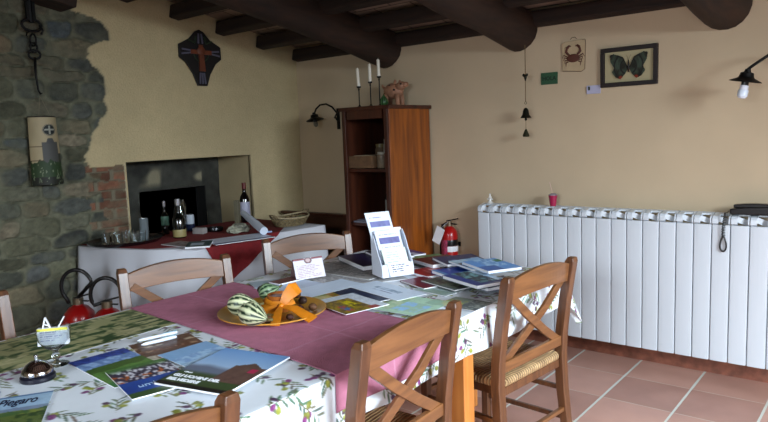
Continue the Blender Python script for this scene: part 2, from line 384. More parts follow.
# ceiling boards of thin terracotta tiles above the joists
def ceil_mat():
    m = bpy.data.materials.new('ceiling_tiles'); m.use_nodes = True; nt = m.node_tree; b = nt.nodes['Principled BSDF']
    tc = nt.nodes.new('ShaderNodeTexCoord'); br_ = nt.nodes.new('ShaderNodeTexBrick'); br_.inputs['Scale'].default_value = 1
    br_.inputs['Brick Width'].default_value = .30; br_.inputs['Row Height'].default_value = .15; br_.inputs['Mortar Size'].default_value = .006
    br_.inputs['Color1'].default_value = L4((.64, .56, .49)); br_.inputs['Color2'].default_value = L4((.56, .48, .42)); br_.inputs['Mortar'].default_value = L4((.34, .30, .26))
    nt.links.new(tc.outputs['Object'], br_.inputs['Vector']); nt.links.new(br_.outputs['Color'], b.inputs['Base Color']); b.inputs['Roughness'].default_value = .9
    return m
sl = math.atan(.19)
co = MB().box((0, 0, 0), (6.4, 6.4, .06)).build('ceiling', ceil_mat()); S(co)
co.location = (2.6, -2.8, roofz(-2.8)+.12+.03); co.rotation_euler = (-sl, 0, 0)
JH, JW = .095, .085
k = 4
for i in range(15):
    yj = -.385*i-.012
    j = MB(); pp = []
    b = j.box((2.66, 0, 0), (5.28, JW, JH)); o = b.build('trim_%d' % k, W_joist, bevel=.012)
    o.location = (0, yj, roofz(yj)+JH/2); o.rotation_euler = (-sl, 0, 0); S(o); k += 1
def log(x, rr, y0, y1, k, seed):
    r = np.random.RandomState(seed); P = []; R_ = []
    for i in range(26):
        t = i/25; y = y0+(y1-y0)*t
        P.append((x+.03*math.sin(t*5+seed)*t, y, roofz(y)-.020-(rr-.14)+.012*math.sin(t*9+seed))); R_.append(rr*(1+.10*t+.05*math.sin(t*17+seed*2)))
    o = MB().path(P, R_, 20).build('trim_%d' % k, W_beam, smooth='auto')
    for v in o.data.vertices:
        n = mnoise.noise(v.co*4.0)*.012; v.co.x += n; v.co.z += n*.8
    return S(o)
log(.995, .132, .01, -5.55, 30, 1); log(2.095, .135, .01, -5.55, 31, 2); log(3.30, .14, .01, -5.55, 32, 3); log(4.5, .13, .01, -5.55, 33, 4)
b = MB().box((0, 0, 0), (.20, 3.6, .2)); o = b.build('trim_34', W_beam, bevel=.01); S(o); o.location = (.11, -1.94-1.8*math.cos(sl), 2.335+1.8*math.sin(sl)); o.rotation_euler = (-sl, 0, 0)
b = MB(); b.box((2.8, -.008, .04), (5.2, .016, .08)); S(b.build('baseboard_back', mat('terracotta_skirting', (.52, .32, .25), .5, noise=.2)))
# ================================================================= RADIATOR
rad = empty('radiator', (1.845, -.15, 0), 0, 'long white cast aluminium radiator with many narrow vertical sections along the back wall', 'radiator')
NS, SW = 20, .0905
def rad_section():
    b = MB(); wd = SW-.004
    # slightly bowed front plate with rounded edges
    prof = [(-wd/2, .006), (-wd/2+.003, .0015), (-wd/4, 0), (0, -.0005), (wd/4, 0), (wd/2-.003, .0015), (wd/2, .006), (wd/2, .02), (-wd/2, .02)]
    b.prism(prof, (0, 0, .12), (1, 0, 0), (0, 1, 0), (0, 0, .752))
    b.prism(prof, (0, .085, .14), (1, 0, 0), (0, -.25, 0), (0, 0, .72))
    b.box((0, .05, .5), (.012, .07, .70)); b.box((-.028, .05, .5), (.004, .06, .68)); b.box((.028, .05, .5), (.004, .06, .68))
    # curved top: the plate leans back in two ribs with slots between them
    pr = [(0, .88), (.004, .905), (.014, .918), (.09, .930), (.095, .918), (.022, .902), (.014, .872)]
    for x0, x1 in ((-wd/2, -wd/2+.030), (wd/2-.008, wd/2)):
        b.prism(pr, (x0, 0, 0), (0, 1, 0), (0, 0, 1), (x1-x0, 0, 0))
    b.prism([(.06, .915), (.062, .926), (.095, .930), (.095, .915)], (-wd/2, 0, 0), (0, 1, 0), (0, 0, 1), (wd, 0, 0))
    b.bar((-wd/2+.028, .010, .905), (wd/2-.008, .05, .880), .003, .03)
    b.box((0, .055, .83), (SW, .05, .05)); b.box((0, .055, .16), (SW, .05, .05))
    return b
sec = rad_section().build('radiator_section', M_white, rad, bevel=.0015)
sec.location = (SW/2, 0, 0)
for i in range(1, NS):
    c = sec.copy(); COL.objects.link(c); c.parent = rad; c.location = (SW*(i+.5), 0, 0)
MB().path([(-.01, .055, .16), (-.04, .055, .16), (-.04, .055, .08), (-.04, .145, .08)], .011).build('pipe', M_white, rad, smooth=True)
for xb in (.3, 1.5): MB().path([(xb, .06, .16), (xb, .147, .16)], .01).build('wall_bracket', M_white, rad)

# things on the radiator
p = at(553, 207, 1, -.09)
o = empty('drinking_cup', (p.x, -.09, .930), 0, 'small magenta plastic cup with a straw standing on the radiator', 'cup')
MB().lathe([(0, 0), (.018, 0), (.025, .05), (.027, .062), (.0285, .064), (.0285, .067), (.025, .066), (.022, .05), (.016, .004), (0, .003)]).build('cup_body', mat('magenta_plastic', (.62, .10, .28), .35), o, 'auto')
MB().lathe([(0, .066), (.026, .066), (.027, .072), (.012, .080), (0, .080)]).build('lid', mat('grey_lid', (.55, .52, .55), .4), o, 'auto')
MB().path([(0, 0, .05), (-.008, 0, .10), (-.022, 0, .15)], .0022, 6).build('straw', mat('straw_pale', (.8, .66, .6), .5), o)
p = at(490, 200, 1, -.09)
o = MB().lathe([(0, 0), (.020, 0), (.022, .006), (.010, .014), (.007, .03), (.013, .036), (.009, .045), (.005, .052), (.007, .062), (0, .068)]).ell((.012, 0, .028), (.012, .004, .006)).ell((-.012, 0, .028), (.012, .004, .006)).build('figurine', mat('white_ceramic', (.86, .86, .84), .3), None, 'auto')
o.location = (p.x, -.09, .930); tag(o, 'tiny white ceramic figurine at the left end of the radiator top', 'figurine')
# telephone lying on the radiator, coiled cord hanging
o = empty('telephone', (3.475, -.085, .930), 0, 'black telephone lying on top of the radiator with its coiled cord hanging down', 'telephone')
b = MB(); b.prism([(-.10, 0), (-.10, .028), (-.03, .040), (.08, .046), (.16, .040), (.17, 0)], (0, -.05, 0), (1, 0, 0), (0, 0, 1), (0, .11, 0)); b.build('phone_base', M_black, o, bevel=.006)
b = MB(); b.strip([Vector((x, -.035, .050+.008*math.cos((x-.03)*14))) for x in np.linspace(-.085, .16, 12)], [Vector((x, -.035, .034+.004*math.cos((x-.03)*14))) for x in np.linspace(-.085, .16, 12)], (0, .045, 0)); b.build('handset', M_black, o, bevel=.004)
pts_ = []
for i in range(150):
    t = i/149
    zc = .012-.13*t; pts_.append((-.110-.012*math.sin(t*2)+.0085*math.cos(i*.62), -.076+.0085*math.sin(i*.62), zc))
cx = -.122
pts_ = [(-.095, -.04, .015), (-.105, -.055, .018)] + pts_
lp = [(cx+.020*math.sin(a)*math.sin(a/2), -.075, -.112-.043*(1-math.cos(a))) for a in np.linspace(.0, 2*PI, 22)]
MB().path(pts_, .0021, 5).path(lp, .0045, 6).build('coiled_cord', M_black, o, True)

# ================================================================= CABINET
cab = empty('cabinet', (1.171, -.255, 0), 0, 'tall open fronted dark wooden cabinet in the corner with an orange brown side', 'cabinet')
cw, cdp, chh = .425, .47, 1.595
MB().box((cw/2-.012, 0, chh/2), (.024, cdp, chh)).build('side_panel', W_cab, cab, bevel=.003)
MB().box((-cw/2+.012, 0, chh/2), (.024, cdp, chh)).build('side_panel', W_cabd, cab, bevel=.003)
MB().box((0, cdp/2-.008, chh/2), (cw-.05, .014, chh-.04)).build('back_panel', mat('cabinet_back', (.17, .08, .05), .7), cab)
MB().box((0, -.006, chh+.008), (cw+.03, cdp+.03, .026)).build('top_board', W_cabd, cab, bevel=.004)
for xx in (-cw/2+.03, cw/2-.03): MB().box((xx*1.04, -cdp/2-.004, chh/2), (.032, .02, chh)).build('front_stile', W_cabd, cab, bevel=.003)
shelf_z = [.10, .45, .80, 1.185, 1.43]
for zz in shelf_z[:4]: MB().box((0, 0, zz-.012), (cw-.05, cdp-.04, .022)).build('shelf', W_cabd, cab, bevel=.002)
MB().box((0, -cdp/2+.002, .05), (cw-.05, .02, .10)).build('plinth', W_cabd, cab)
MB().box((0, -cdp/2-.003, chh-.035), (cw-.11, .02, .06)).build('front_rail', W_cabd, cab)
def put(name, b, m, label, cat, group=None, loc=None, smooth='auto', bevel=0):
    o = b.build(name, m, None, smooth, bevel); tag(o, label, cat, group)
    if loc: o.location = loc
    return o
# wooden tray box with tins and jars on the shelf
bx_ = at(366, 160, 1, -.38)
o = empty('wooden_box', (1.0955, -.395, 1.189), .0, 'low plain wooden box on the upper cabinet shelf', 'box')
b = MB(); b.box((0, 0, .005), (.21, .15, .008))
for s_ in (-1, 1): b.box((0, s_*.075, .043), (.21, .008, .084)); b.box((s_*.105, 0, .043), (.008, .15, .084))
b.build('box_body', mat('raw_wood', (.40, .29, .19), .7, noise=.15, scale=30), o)
MB().box((-.03, 0, .087), (.09, .12, .004)).box((.05, .01, .088), (.07, .11, .004)).build('contents', mat('paper_tan', (.62, .55, .45), .7), o)
def jar(x, y, z, r, h, col, lid, label, nm='jar', grp='jars and tins in the cabinet'):
    o = empty(nm, (x, y, z), 0, label, nm, grp)
    MB().lathe([(0, 0), (r*.9, 0), (r, .006), (r, h*.78), (r*.8, h*.86), (r*.8, h*.9), (0, h*.9)]).build(nm+'_body', mat('jar_%s' % (lid+str(col)), col, .35, noise=.2), o, 'auto')
    MB().lathe([(r*.86, h*.86), (r*.88, h), (0, h+.001)]).build('lid', mat('lid_'+lid, dict(w=(.7, .68, .62), g=(.45, .40, .25), r=(.4, .1, .08), s=(.6, .6, .6))[lid], .4), o, 'auto')
jar(1.236, -.40, 1.188, .036, .11, (.52, .46, .38), 'w', 'squat pale jar right of the wooden box in the cabinet')
jar(1.312, -.42, 1.188, .034, .125, (.45, .32, .25), 's', 'brown jar by the right side of the upper cabinet shelf')
jar(1.215, -.29, 1.188, .042, .20, (.62, .58, .52), 'w', 'tall cream jar at the back of the upper cabinet shelf')
jar(1.12, -.27, 1.188, .04, .165, (.40, .33, .24), 'g', 'tan tin behind the wooden box in the cabinet', 'tin')
jar(1.295, -.33, 1.188, .032, .28, (.50, .49, .46), 's', 'slim grey tin standing tallest on the upper cabinet shelf', 'tin')
put('packet', MB().box((0, 0, .07), (.07, .045, .14)).box((0, 0, .145), (.06, .02, .01)), mat('packet_white', (.58, .55, .50), .5), 'small pale packet deep behind the wooden box in the cabinet', 'packet', None, (1.10, -.12, 1.188), bevel=.003)
def bottle(name, loc, h, r, glass, cap, label, lab=None, neck=.33, group=None, cat='bottle', lz=(.28, .55)):
    o = empty(name, loc, 0, label, cat, group)
    zs_ = h*(1-neck); rn = r*.36
    MB().lathe([(0, 0), (r*.95, 0), (r, .006), (r, zs_*.88), (r*.85, zs_*.98), (rn*1.1, zs_*1.14), (rn, zs_*1.2), (rn, h*.93), (rn*1.15, h*.94), (rn*1.15, h*.965), (0, h*.965)]).build('bottle_body', glass, o, 'auto')
    MB().lathe([(rn*1.18, h*.84), (rn*1.22, h*1.0), (0, h*1.002)]).build('cap', cap, o, 'auto')
    if lab: MB().lathe([(r*1.012, h*lz[0]), (r*1.02, h*lz[0]+.001), (r*1.02, h*lz[1]-.001), (r*1.012, h*lz[1])]).build('paper_label', lab, o, 'auto')
    return o
M_dglass = mat('dark_glass', (.02, .03, .02), .08, coat=.6)
M_wine = mat('wine_dark_glass', (.025, .012, .02), .08, coat=.6)
bottle('bottle', (1.295, -.40, .803), .30, .036, mat('grey_glass', (.16, .17, .16), .2), mat('lid_s', (.6, .6, .6), .4), 'grey glass bottle on the middle cabinet shelf', mat('lab_grey', (.5, .5, .47), .6))
put('magazine', MB().box((0, 0, .006), (.21, .28, .012)).box((.01, .01, .016), (.20, .26, .007)), mat('mag_grey', (.42, .42, .46), .4), 'pale magazines lying on the middle cabinet shelf', 'magazine', None, (1.12, -.34, .8005), bevel=.001)

# ---- on the cabinet top
CT = chh+.022
def candlestick(px, h, cl, label, lean, y=-.36):
    p = at(px, 104, 1, y)
    o = empty('candlestick', (p.x, y, CT), 0, label, 'candlestick', 'candlesticks on the cabinet')
    MB().lathe([(0, 0), (.028, 0), (.029, .004), (.010, .010), (.004, .02), (.004, h-.03), (.007, h-.022), (.004, h-.014), (.016, h-.008), (.016, h+.001), (.012, h+.001), (.012, h-.006), (0, h-.006)]).build('stick', M_iron, o, 'auto')
    c = MB().lathe([(0, 0), (.0115, 0), (.0108, cl-.006), (.004, cl), (0, cl-.002)], n=16).path([(0, 0, cl-.004), (.001, 0, cl+.008)], .001, 5).build('candle', mat('candle_wax', (.90, .88, .82), .4), None, 'auto')
    tag(c, label.replace('black iron candlestick', 'white candle').replace('standing', 'standing in its candlestick,'), 'candle', 'candles on the cabinet')
    c.location = (p.x, y, CT+h-.0055); c.rotation_euler = (0, lean, 0)
candlestick(359.5, .150, .135, 'leftmost black iron candlestick standing on the cabinet', -.06)
candlestick(371, .175, .130, 'middle black iron candlestick standing on the cabinet', -.01)
candlestick(380, .210, .125, 'rightmost black iron candlestick standing on the cabinet', -.03, -.32)
# pinkish ornament with dark spots
p = at(391, 104, 1, -.13)
o = empty('ceramic_ornament', (p.x+.02, -.12, CT), 0, 'pinkish terracotta pig shaped ornament with dark spots on the cabinet', 'ornament')
M_pink = mat('pink_terracotta', (.66, .47, .36), .6, noise=.15)
b = MB(); b.ell((0, 0, .115), (.085, .05, .058)); b.ell((.075, -.01, .145), (.045, .034, .032), M=RY_(-.3)); b.path([(.10, -.01, .15), (.135, -.015, .155)], [.02, .016], 12)
b.path([(-.07, 0, .13), (-.10, 0, .155), (-.105, 0, .17)], [.012, .009, .005], 8)
for sx_ in (-1, 1):
    for sy_ in (-1, 1): b.path([(sx_*.05, sy_*.024, .09), (sx_*.058, sy_*.028, .0)], [.020, .015], 10)
b.build('ornament_body', M_pink, o, True)
b = MB(); b.ell((.04, -.03, .175), (.013, .006, .02)); b.ell((.045, .02, .175), (.013, .006, .02)); b.build('ear', M_pink, o, True)
b = MB(); b.ell((-.01, -.032, .155), (.010, .006, .007)); b.ell((.095, -.036, .158), (.009, .005, .007)); b.ell((.04, -.047, .120), (.010, .005, .008)); b.build('spot', mat('dark_spot', (.13, .08, .06), .6), o, True)
def gourd(name, loc, r, l, rot, dark, light, label, nst=10, neck=.35):
    n, k = 40, 22; V = []; C_ = []
    th = np.linspace(0, 2*PI, n); tt = np.linspace(0, 1, k); TH, TT = np.meshgrid(th, tt, indexing='ij')
    rr = r*np.sin(PI*np.clip(TT, .0001, .9999)**.8)**.75*(1-neck*TT**2); rr = rr*(1+.05*np.cos(TH*nst))
    P = np.stack([rr*np.cos(TH), rr*np.sin(TH), (TT-.35)*l], -1)
    st = np.cos(TH*nst)+(vnoise(TH*4, TT*9, 3)-.5)*1.3
    fl = vnoise(TH*9, TT*14, 5)
    c = np.where((st > .25)[..., None], np.array(light), np.array(dark)); c = np.where(((fl > .66) & (st < .2))[..., None], np.array(light)*.85, c)
    o = empty(name, loc, 0, label, 'gourd'); o.rotation_euler = rot
    gridmesh('gourd_body', P, c, vcol('gourd_skin', .4, .5), o)
    MB().path([(0, 0, .64*l), (.002, .001, .70*l), (.008, .002, .76*l)], [r*.16, r*.11, r*.13], 8).build('stem', mat('gourd_stem', (.40, .36, .2), .7), o, True)
    return o
gourd('gourd', (p.x+.005, -.22, CT+.033), .033, .085, (.1, .05, .3), (.06, .22, .10), (.30, .45, .25), 'small green striped gourd on the cabinet before the pink ornament')

# ---- iron gooseneck wall lamps
def wall_lamp(name, loc, pts2, side, label, bulb, shade_at):
    o = empty(name, loc, 0, label, 'wall lamp')
    MB().box((0, -.006, 0), (.03, .012, .17)).lathe([(0, 0), (.018, 0), (.016, .012), (0, .014)], (0, -.012, 0), 14, RX_(PI/2)).build('wall_plate', M_iron, o, bevel=.004)
    MB().path(pts2, .0075, 8).build('arm', M_iron, o, True)
    sx_, sy_, sz_ = shade_at
    M = T(*shade_at) @ RY_(.18*side)
    MB().lathe([(0, .05), (.012, .05), (.016, .035), (.030, .030), (.034, .012), (.038, .006), (.072, -.010), (.074, -.014), (.071, -.013), (.034, .0), (.028, .008), (.0, .01)], (0, 0, 0), 28, M).build('lamp_shade', M_iron, o, 'auto')
    MB().lathe([(0, .006), (.017, .006), (.017, -.03), (0, -.03)], (0, 0, 0), 16, M).build('socket', M_black, o, 'auto')
    if bulb:
        MB().lathe([(.018, -.03), (.020, -.032), (.020, -.052), (.016, -.054)], (0, 0, 0), 16, M).build('bulb_base', mat('bulb_base_white', (.85, .86, .9), .4), o, 'auto')
        MB().lathe([(.021, -.052), (.024, -.056), (.024, -.084), (.016, -.094), (0, -.097)], (0, 0, 0), 16, M).build('bulb', mat('bulb_glass_white', (.86, .9, .95), .25), o, 'auto')
    else: MB().ell((0, 0, 0), (.02, .02, .026), 14, M @ T(0, 0, -.045)).build('bulb', mat('bulb_dull', (.45, .42, .36), .3), o, True)
    return o
pa = [at(x, y, 1, -.11) for x, y in [(339, 122), (337, 113), (332, 107), (326, 104), (320, 105), (316, 109), (314.5, 113)]]
pl = at(342, 118, 1, -.0)
L0 = Vector((.475, 0, 1.56))
wall_lamp('wall_lamp', L0, [(0, -.01, .0), (0, -.05, .01)]+[(q.x-L0.x, -.11, q.z-L0.z) for q in pa[1:]], -1, 'black iron gooseneck wall lamp between the room corner and the cabinet', False, (pa[-1].x-L0.x, -.11, pa[-1].z-L0.z-.045))
L1 = Vector((3.70, 0, 1.64)); q = at(746, 76, 1, -.24)
wall_lamp('wall_lamp', L1, [(0, -.01, 0), (-.01, -.10, .07), (-.07, -.17, .115), (-.13, -.21, .11), (q.x-L1.x+.03, -.235, q.z-L1.z+.05), (q.x-L1.x+.005, -.24, q.z-L1.z+.03)], 1, 'black iron gooseneck lamp with a white bulb above the right end of the radiator', True, (q.x-L1.x, -.24, q.z-L1.z-.015))

# ---- things on the back wall
fr = empty('picture_frame', (0, 0, 0), 0, 'dark framed picture of a butterfly on the back wall', 'picture')
fr.location = (2.803, -.001, 1.762); W_, H_ = .330, .228
W_fr = wood('frame_wood', (.07, .035, .03), (.12, .065, .05), .6, 8, 0, 0)
b = MB()
for s_ in (-1, 1): b.box((0, -.011, s_*(H_/2-.0125)), (W_, .022, .025)); b.box((s_*(W_/2-.0125), -.011, 0), (.025, .022, H_-.05))
b.build('frame', W_fr, fr, bevel=.003)
MB().box((0, -.005, 0), (W_-.045, .004, H_-.045)).build('mount', mat('mount_cream', (.66, .62, .48), .7), fr)
wing = [(.004, .0), (.03, .055), (.085, .078), (.112, .072), (.105, .03), (.085, -.005), (.098, -.03), (.075, -.062), (.045, -.075), (.018, -.045), (.004, -.02)]
def wingmesh(sg):
    n = 60; gu = np.linspace(-.01, .12, n); gv = np.linspace(-.085, .085, n); GU, GV = np.meshgrid(gu, gv, indexing='ij')
    ins = np.zeros(GU.shape, bool); j = len(wing)-1
    for i in range(len(wing)):
        (xi, yi), (xj, yj) = wing[i], wing[j]
        ins ^= ((yi > GV) != (yj > GV)) & (GU < (xj-xi)*(GV-yi)/(yj-yi+1e-9)+xi); j = i
    kp = ins[:-1, :-1] & ins[1:, 1:] & ins[1:, :-1] & ins[:-1, 1:]
    c = mix(np.array((.11, .11, .07)), np.array((.22, .27, .22)), np.clip((vnoise(GU*60, GV*30, 31)-.35)*3, 0, 1))
    rad_ = np.hypot(GU, GV); c = mix(c, np.array((.06, .05, .04)), np.clip((np.sin(rad_*170)-.5)*2, 0, 1)*.8)
    c = mix(c, np.array((.48, .16, .07)), np.clip((.016-np.hypot(GU-.045, (GV+.064)))/.008, 0, 1))
    P = np.stack([sg*GU, -.012-.06*GU*.3+0*GV, GV], -1); P = P+np.array((0, -.002, 0))
    P2 = P.copy()
    return gridmesh('wing', P, c, vcol('butterfly_wing', .6, .3), fr, keep=kp)
wingmesh(1); wingmesh(-1)
MB().path([(0, -.012, .035), (0, -.014, 0), (0, -.012, -.035)], [.003, .006, .003], 8).path([(0, -.012, .035), (.012, -.012, .065)], .0006, 4).path([(0, -.012, .035), (-.012, -.012, .065)], .0006, 4).build('butterfly_body', mat('butterfly_body', (.10, .08, .06), .6), fr, True)
# crab plaque
cr = empty('crab_plaque', (2.467, -.001, 1.855), 0, 'pale glazed plaque with a brown crab above the green sign', 'plaque')
b = MB(); b.prism([(-.070, -.085), (.050, -.098), (.072, -.085), (.076, .088), (.070, .095), (-.060, .090), (-.074, .08)], (0, -.004, 0), (1, 0, 0), (0, 0, 1), (0, -.006, 0)); b.build('plate', mat('plaque_glaze', (.74, .66, .53), .25, noise=.04), cr, bevel=.002)
b = MB(); b.path([(-.02, -.008, .10), (-.01, -.006, .112), (.01, -.006, .112), (.02, -.008, .10)], .0018, 5)
b.path([(-.07, -.010, -.086), (.05, -.010, -.098), (.072, -.010, -.085), (.0765, -.010, .088), (.055, -.010, .093)], .0016, 5); b.build('edge_wire', mat('edge_brown', (.30, .22, .14), .5), cr)
b = MB(); b.ell((0, -.012, -.012), (.036, .004, .022))
for s_ in (-1, 1):
    b.path([(s_*.022, -.012, .004), (s_*.038, -.012, .022), (s_*.034, -.012, .044)], [.006, .007, .005], 8); b.path([(s_*.034, -.012, .042), (s_*.022, -.012, .054), (s_*.012, -.012, .050)], [.008, .006, .002], 8)
    for i in range(4): b.path([(s_*.028, -.012, -.006-.008*i), (s_*(.052-.004*i), -.012, .008-.014*i), (s_*(.060-.007*i), -.012, -.008-.015*i)], [.0035, .003, .0012], 6)
ob = b.build('crab', mat('crab_brown', (.33, .17, .11), .6), cr, 'auto'); ob.data.transform(Matrix.Diagonal((1.18, 1, 1.15, 1)))
sg = empty('wall_sign', (2.305, -.001, 1.732), 0, 'small green sign with dark letters left below the crab plaque', 'sign')
MB().box((0, -.003, 0), (.112, .006, .074)).build('board', mat('sign_green', (.17, .33, .22), .5), sg, bevel=.001)
text('lettering', 'HOLA', .034, Matrix.Translation((0, -.0065, -.011)) @ RX_(PI/2), mat('sign_ink', (.05, .11, .08), .6), sg, align='CENTER', bold=.0008)
o = put('wall_card', MB().box((0, -.004, 0), (.085, .008, .05)), mat('card_lilac', (.70, .70, .80), .5), 'small pale card on the wall below left of the butterfly picture', 'card', None, (2.592, -.001, 1.642), bevel=.001)
MB().box((-.027, -.009, .008), (.012, .002, .022)).build('stamp', mat('stamp_dark', (.16, .2, .13), .6), o)

# wind chime from the second log
ch = at(525, 51, 1, -.10); zt = 1.945
wc = empty('wind_chime', (ch.x, -.10, 0), 0, 'small bronze bell chime hanging on a string from the ceiling log', 'wind chime')
zz = lambda py: at(525, py, 1, -.10).z
M_brz = mat('bronze', (.13, .13, .09), .45, .7, noise=.3)
MB().path([(0, 0, zt), (0, 0, zz(76))], .0028, 6).path([(0, 0, zz(80)), (0, 0, zz(102))], .0028, 6).path([(.0, 0, zz(118)), (.0, 0, zz(130))], .0015, 6).build('string', mat('string_tan', (.40, .32, .2), .8), wc)
b = MB(); zc = zz(77); b.ell((0, 0, zc), (.010, .006, .017)); b.ell((-.012, 0, zc+.012), (.009, .004, .010)); b.ell((.012, 0, zc+.012), (.009, .004, .010)); b.ell((0, 0, zc-.016), (.006, .005, .010)); b.build('bird_charm', M_brz, wc, True)
MB().path([(.008*math.cos(a), 0, zz(103)+.008*math.sin(a)) for a in np.linspace(0, 2*PI, 13)[:-1]], .0015, 6, closed=True).build('ring', M_brz, wc, True)
zb = zz(118); MB().lathe([(.036, 0), (.034, .003), (.022, .022), (.018, .045), (.013, .058), (.004, .064), (0, .065), ], (0, 0, zb), 20).build('bell', M_brz, wc, 'auto')
MB().ell((0, 0, zb-.008), (.008, .008, .010)).build('clapper', M_brz, wc, True)
MB().lathe([(0, 0), (.019, .002), (.022, .010), (.012, .034), (.006, .048), (0, .05)], (0, 0, zz(137)), 16).build('lower_bell', mat('bronze_pale', (.22, .22, .15), .45, .6), wc, 'auto')

# ---- cross plaque on the left wall
cp = empty('cross_plaque', (.018, -.975, 2.03), 0, 'dark kite shaped plaque with an orange cross high on the left wall', 'plaque')
pl_ = [(-.02, .195), (.02, .195)]
kite = [(0, .20), (.035, .185), (.09, .13), (.180, .085), (.182, -.005), (.13, -.04), (.075, -.12), (.042, -.205), (-.042, -.205), (-.075, -.12), (-.13, -.04), (-.182, -.005), (-.180, .085), (-.09, .13), (-.035, .185)]
b = MB(); b.prism(kite, (0, 0, 0), (0, 1, 0), (0, 0, 1), (.014, 0, 0)); b.build('board', mat('plaque_dark', (.075, .05, .05), .5, noise=.3), cp, bevel=.003)
b = MB(); b.prism([(-.016, .09), (.016, .09), (.026, -.10), (-.026, -.10)], (.015, 0, 0), (0, 1, 0), (0, 0, 1), (.010, 0, 0)); b.prism([(-.09, .022), (.09, .022), (.09, .052), (-.09, .052)], (.015, 0, 0), (0, 1, 0), (0, 0, 1), (.008, 0, 0))
b.ell((.022, 0, .045), (.010, .035, .035)); b.build('cross', mat('cross_orange', (.42, .21, .12), .5, noise=.2), cp)
b = MB()
for y0, z0, y1, z1 in [(-.16, .052, -.085, .045), (-.165, .018, -.09, .030), (.16, .052, .085, .045), (.165, .018, .09, .030), (-.018, .10, -.012, .17), (.018, .10, .012, .17), (-.016, -.11, -.024, -.19), (.016, -.11, .024, -.19), (0, -.11, 0, -.19)]:
    MB().bar((.018, y0, z0), (.018, y1, z1), .011, .006, (1, 0, 0)).build('ray', mat('ray_lilac', (.36, .35, .42), .4), cp)
b = MB()
for s_ in (-1, 1): b.path([(.018, s_*.062*math.sin(a), .03-.062*math.cos(a)) for a in np.linspace(.3, 1.5, 8)], .004, 6); b.path([(.018, s_*.10, .12), (.018, s_*.05, .10), (.018, s_*.035, .15)], .006, 6)
b.build('leaf_trim', mat('plaque_green', (.13, .20, .10), .5), cp)

# ---- chain with painted roof tile
rt = empty('painted_roof_tile', (.05, -2.155, 1.40), 0, 'cream roof tile painted with a church and round window hanging on the stone wall', 'painted roof tile')
nu, nv = 60, 90; U, V_ = np.meshgrid(np.linspace(-1, 1, nu), np.linspace(0, 1, nv), indexing='ij')
Rr = .085+.012*(1-V_); ang = U*1.25
P = np.stack([Rr*np.cos(ang)-.03, Rr*np.sin(ang)*1.02, (V_-.5)*.41], -1)
c = np.array((.66, .60, .47))*(1+(vnoise(U*3, V_*5, 41)-.5)*.12)[..., None]*np.ones(P.shape)
def blend(c, m_, col, a=1.0): return np.where(m_[..., None], c*(1-a)+np.array(col)*a, c)
c = blend(c, (V_ < .62) & (U > -.35) & (U < .55), (.30, .30, .29)); c = blend(c, (V_ < .68) & (np.abs(U-.1) < .45-(V_-.5)*1.8) & (V_ > .6), (.28, .28, .28))
c = blend(c, (U >= .5) & (V_ < .45), (.22, .23, .20)); c = blend(c, (V_ < .30+.1*vnoise(U*6, V_*0, 2)), (.16, .24, .13)); c = blend(c, (V_ < .12), (.12, .13, .10))
c = blend(c, (vnoise(U*12, V_*20, 44) > .66) & (V_ < .33), (.42, .46, .36))
rr_ = np.hypot((U-.12)*.095, (V_-.80)*.41); c = blend(c, (rr_ < .036), (.50, .47, .40)); c = blend(c, (rr_ < .030), (.10, .13, .13)); c = blend(c, (rr_ < .026) & ((np.abs(U-.12) < .05) | (np.abs(V_-.80) < .009)), (.60, .60, .55)); c = blend(c, rr_ < .008, (.6, .6, .55))
c = blend(c, (V_ > .985), (.12, .09, .07)); c = blend(c, (np.abs(U) > .975), (.18, .14, .10))
c = blend(c, (U < -.3) & ((np.abs(V_-.56) < .008) | (np.abs(V_-.36) < .008)), (.30, .24, .17))
tl_ = gridmesh('tile_body', P, c, vcol('painted_tile', .6, .4), rt)
so = tl_.modifiers.new('thickness', 'SOLIDIFY'); so.thickness = .012; so.offset = -1
MB().path([(.03, -.03, .20), (.015, -.005, .325)], .0016, 5).path([(.03, .04, .20), (.015, -.005, .325)], .0016, 5).build('string', mat('string_pale', (.45, .42, .34), .8), rt)
cn = empty('iron_chain', (.06, -2.165, 0), 0, 'old black iron chain with hooks hanging from the beam end on the stone wall', 'chain')
def link(b, z, r, rz=0, h=None, rw=.006):
    h = h or r; b.path([(r*math.cos(a)*math.sin(rz), r*math.cos(a)*math.cos(rz), z+h*math.sin(a)) for a in np.linspace(0, 2*PI, 17)[:-1]], rw, 6, closed=True)
b = MB(); link(b, 2.135, .055, 0, .035, .009); link(b, 2.05, .022, 1.2, .035); b.build('ring', M_iron, cn, True)
b = MB(); link(b, 1.965, .032, .2, .026, .007); link(b, 2.005, .018, .3, .028); b.build('ring', M_iron, cn, True)
b = MB(); b.path([(0, 0, 2.30), (0, 0, 2.20), (0, 0, 2.15)], .014, 8); b.bar((0, 0, 2.27), (0, 0, 2.16), .05, .02, (1, 0, 0)); b.build('hanger', M_iron, cn)
b = MB(); b.path([(0, 0, 1.95), (.0, -.004, 1.85), (0, .002, 1.76), (0, .012, 1.735), (0, .022, 1.742)], [.009, .007, .006, .006, .004], 8); b.build('hook', M_iron, cn, True); b = MB(); b.path([(0, -.01, 2.10), (0, -.03, 2.09), (0, -.035, 2.07)], .004, 6); b.build('hook', M_iron, cn, True); b = MB(); b.path([(0, .045, 2.14), (0, .062, 2.11), (0, .05, 2.085)], .007, 6); b.build('hook', M_iron, cn, True)

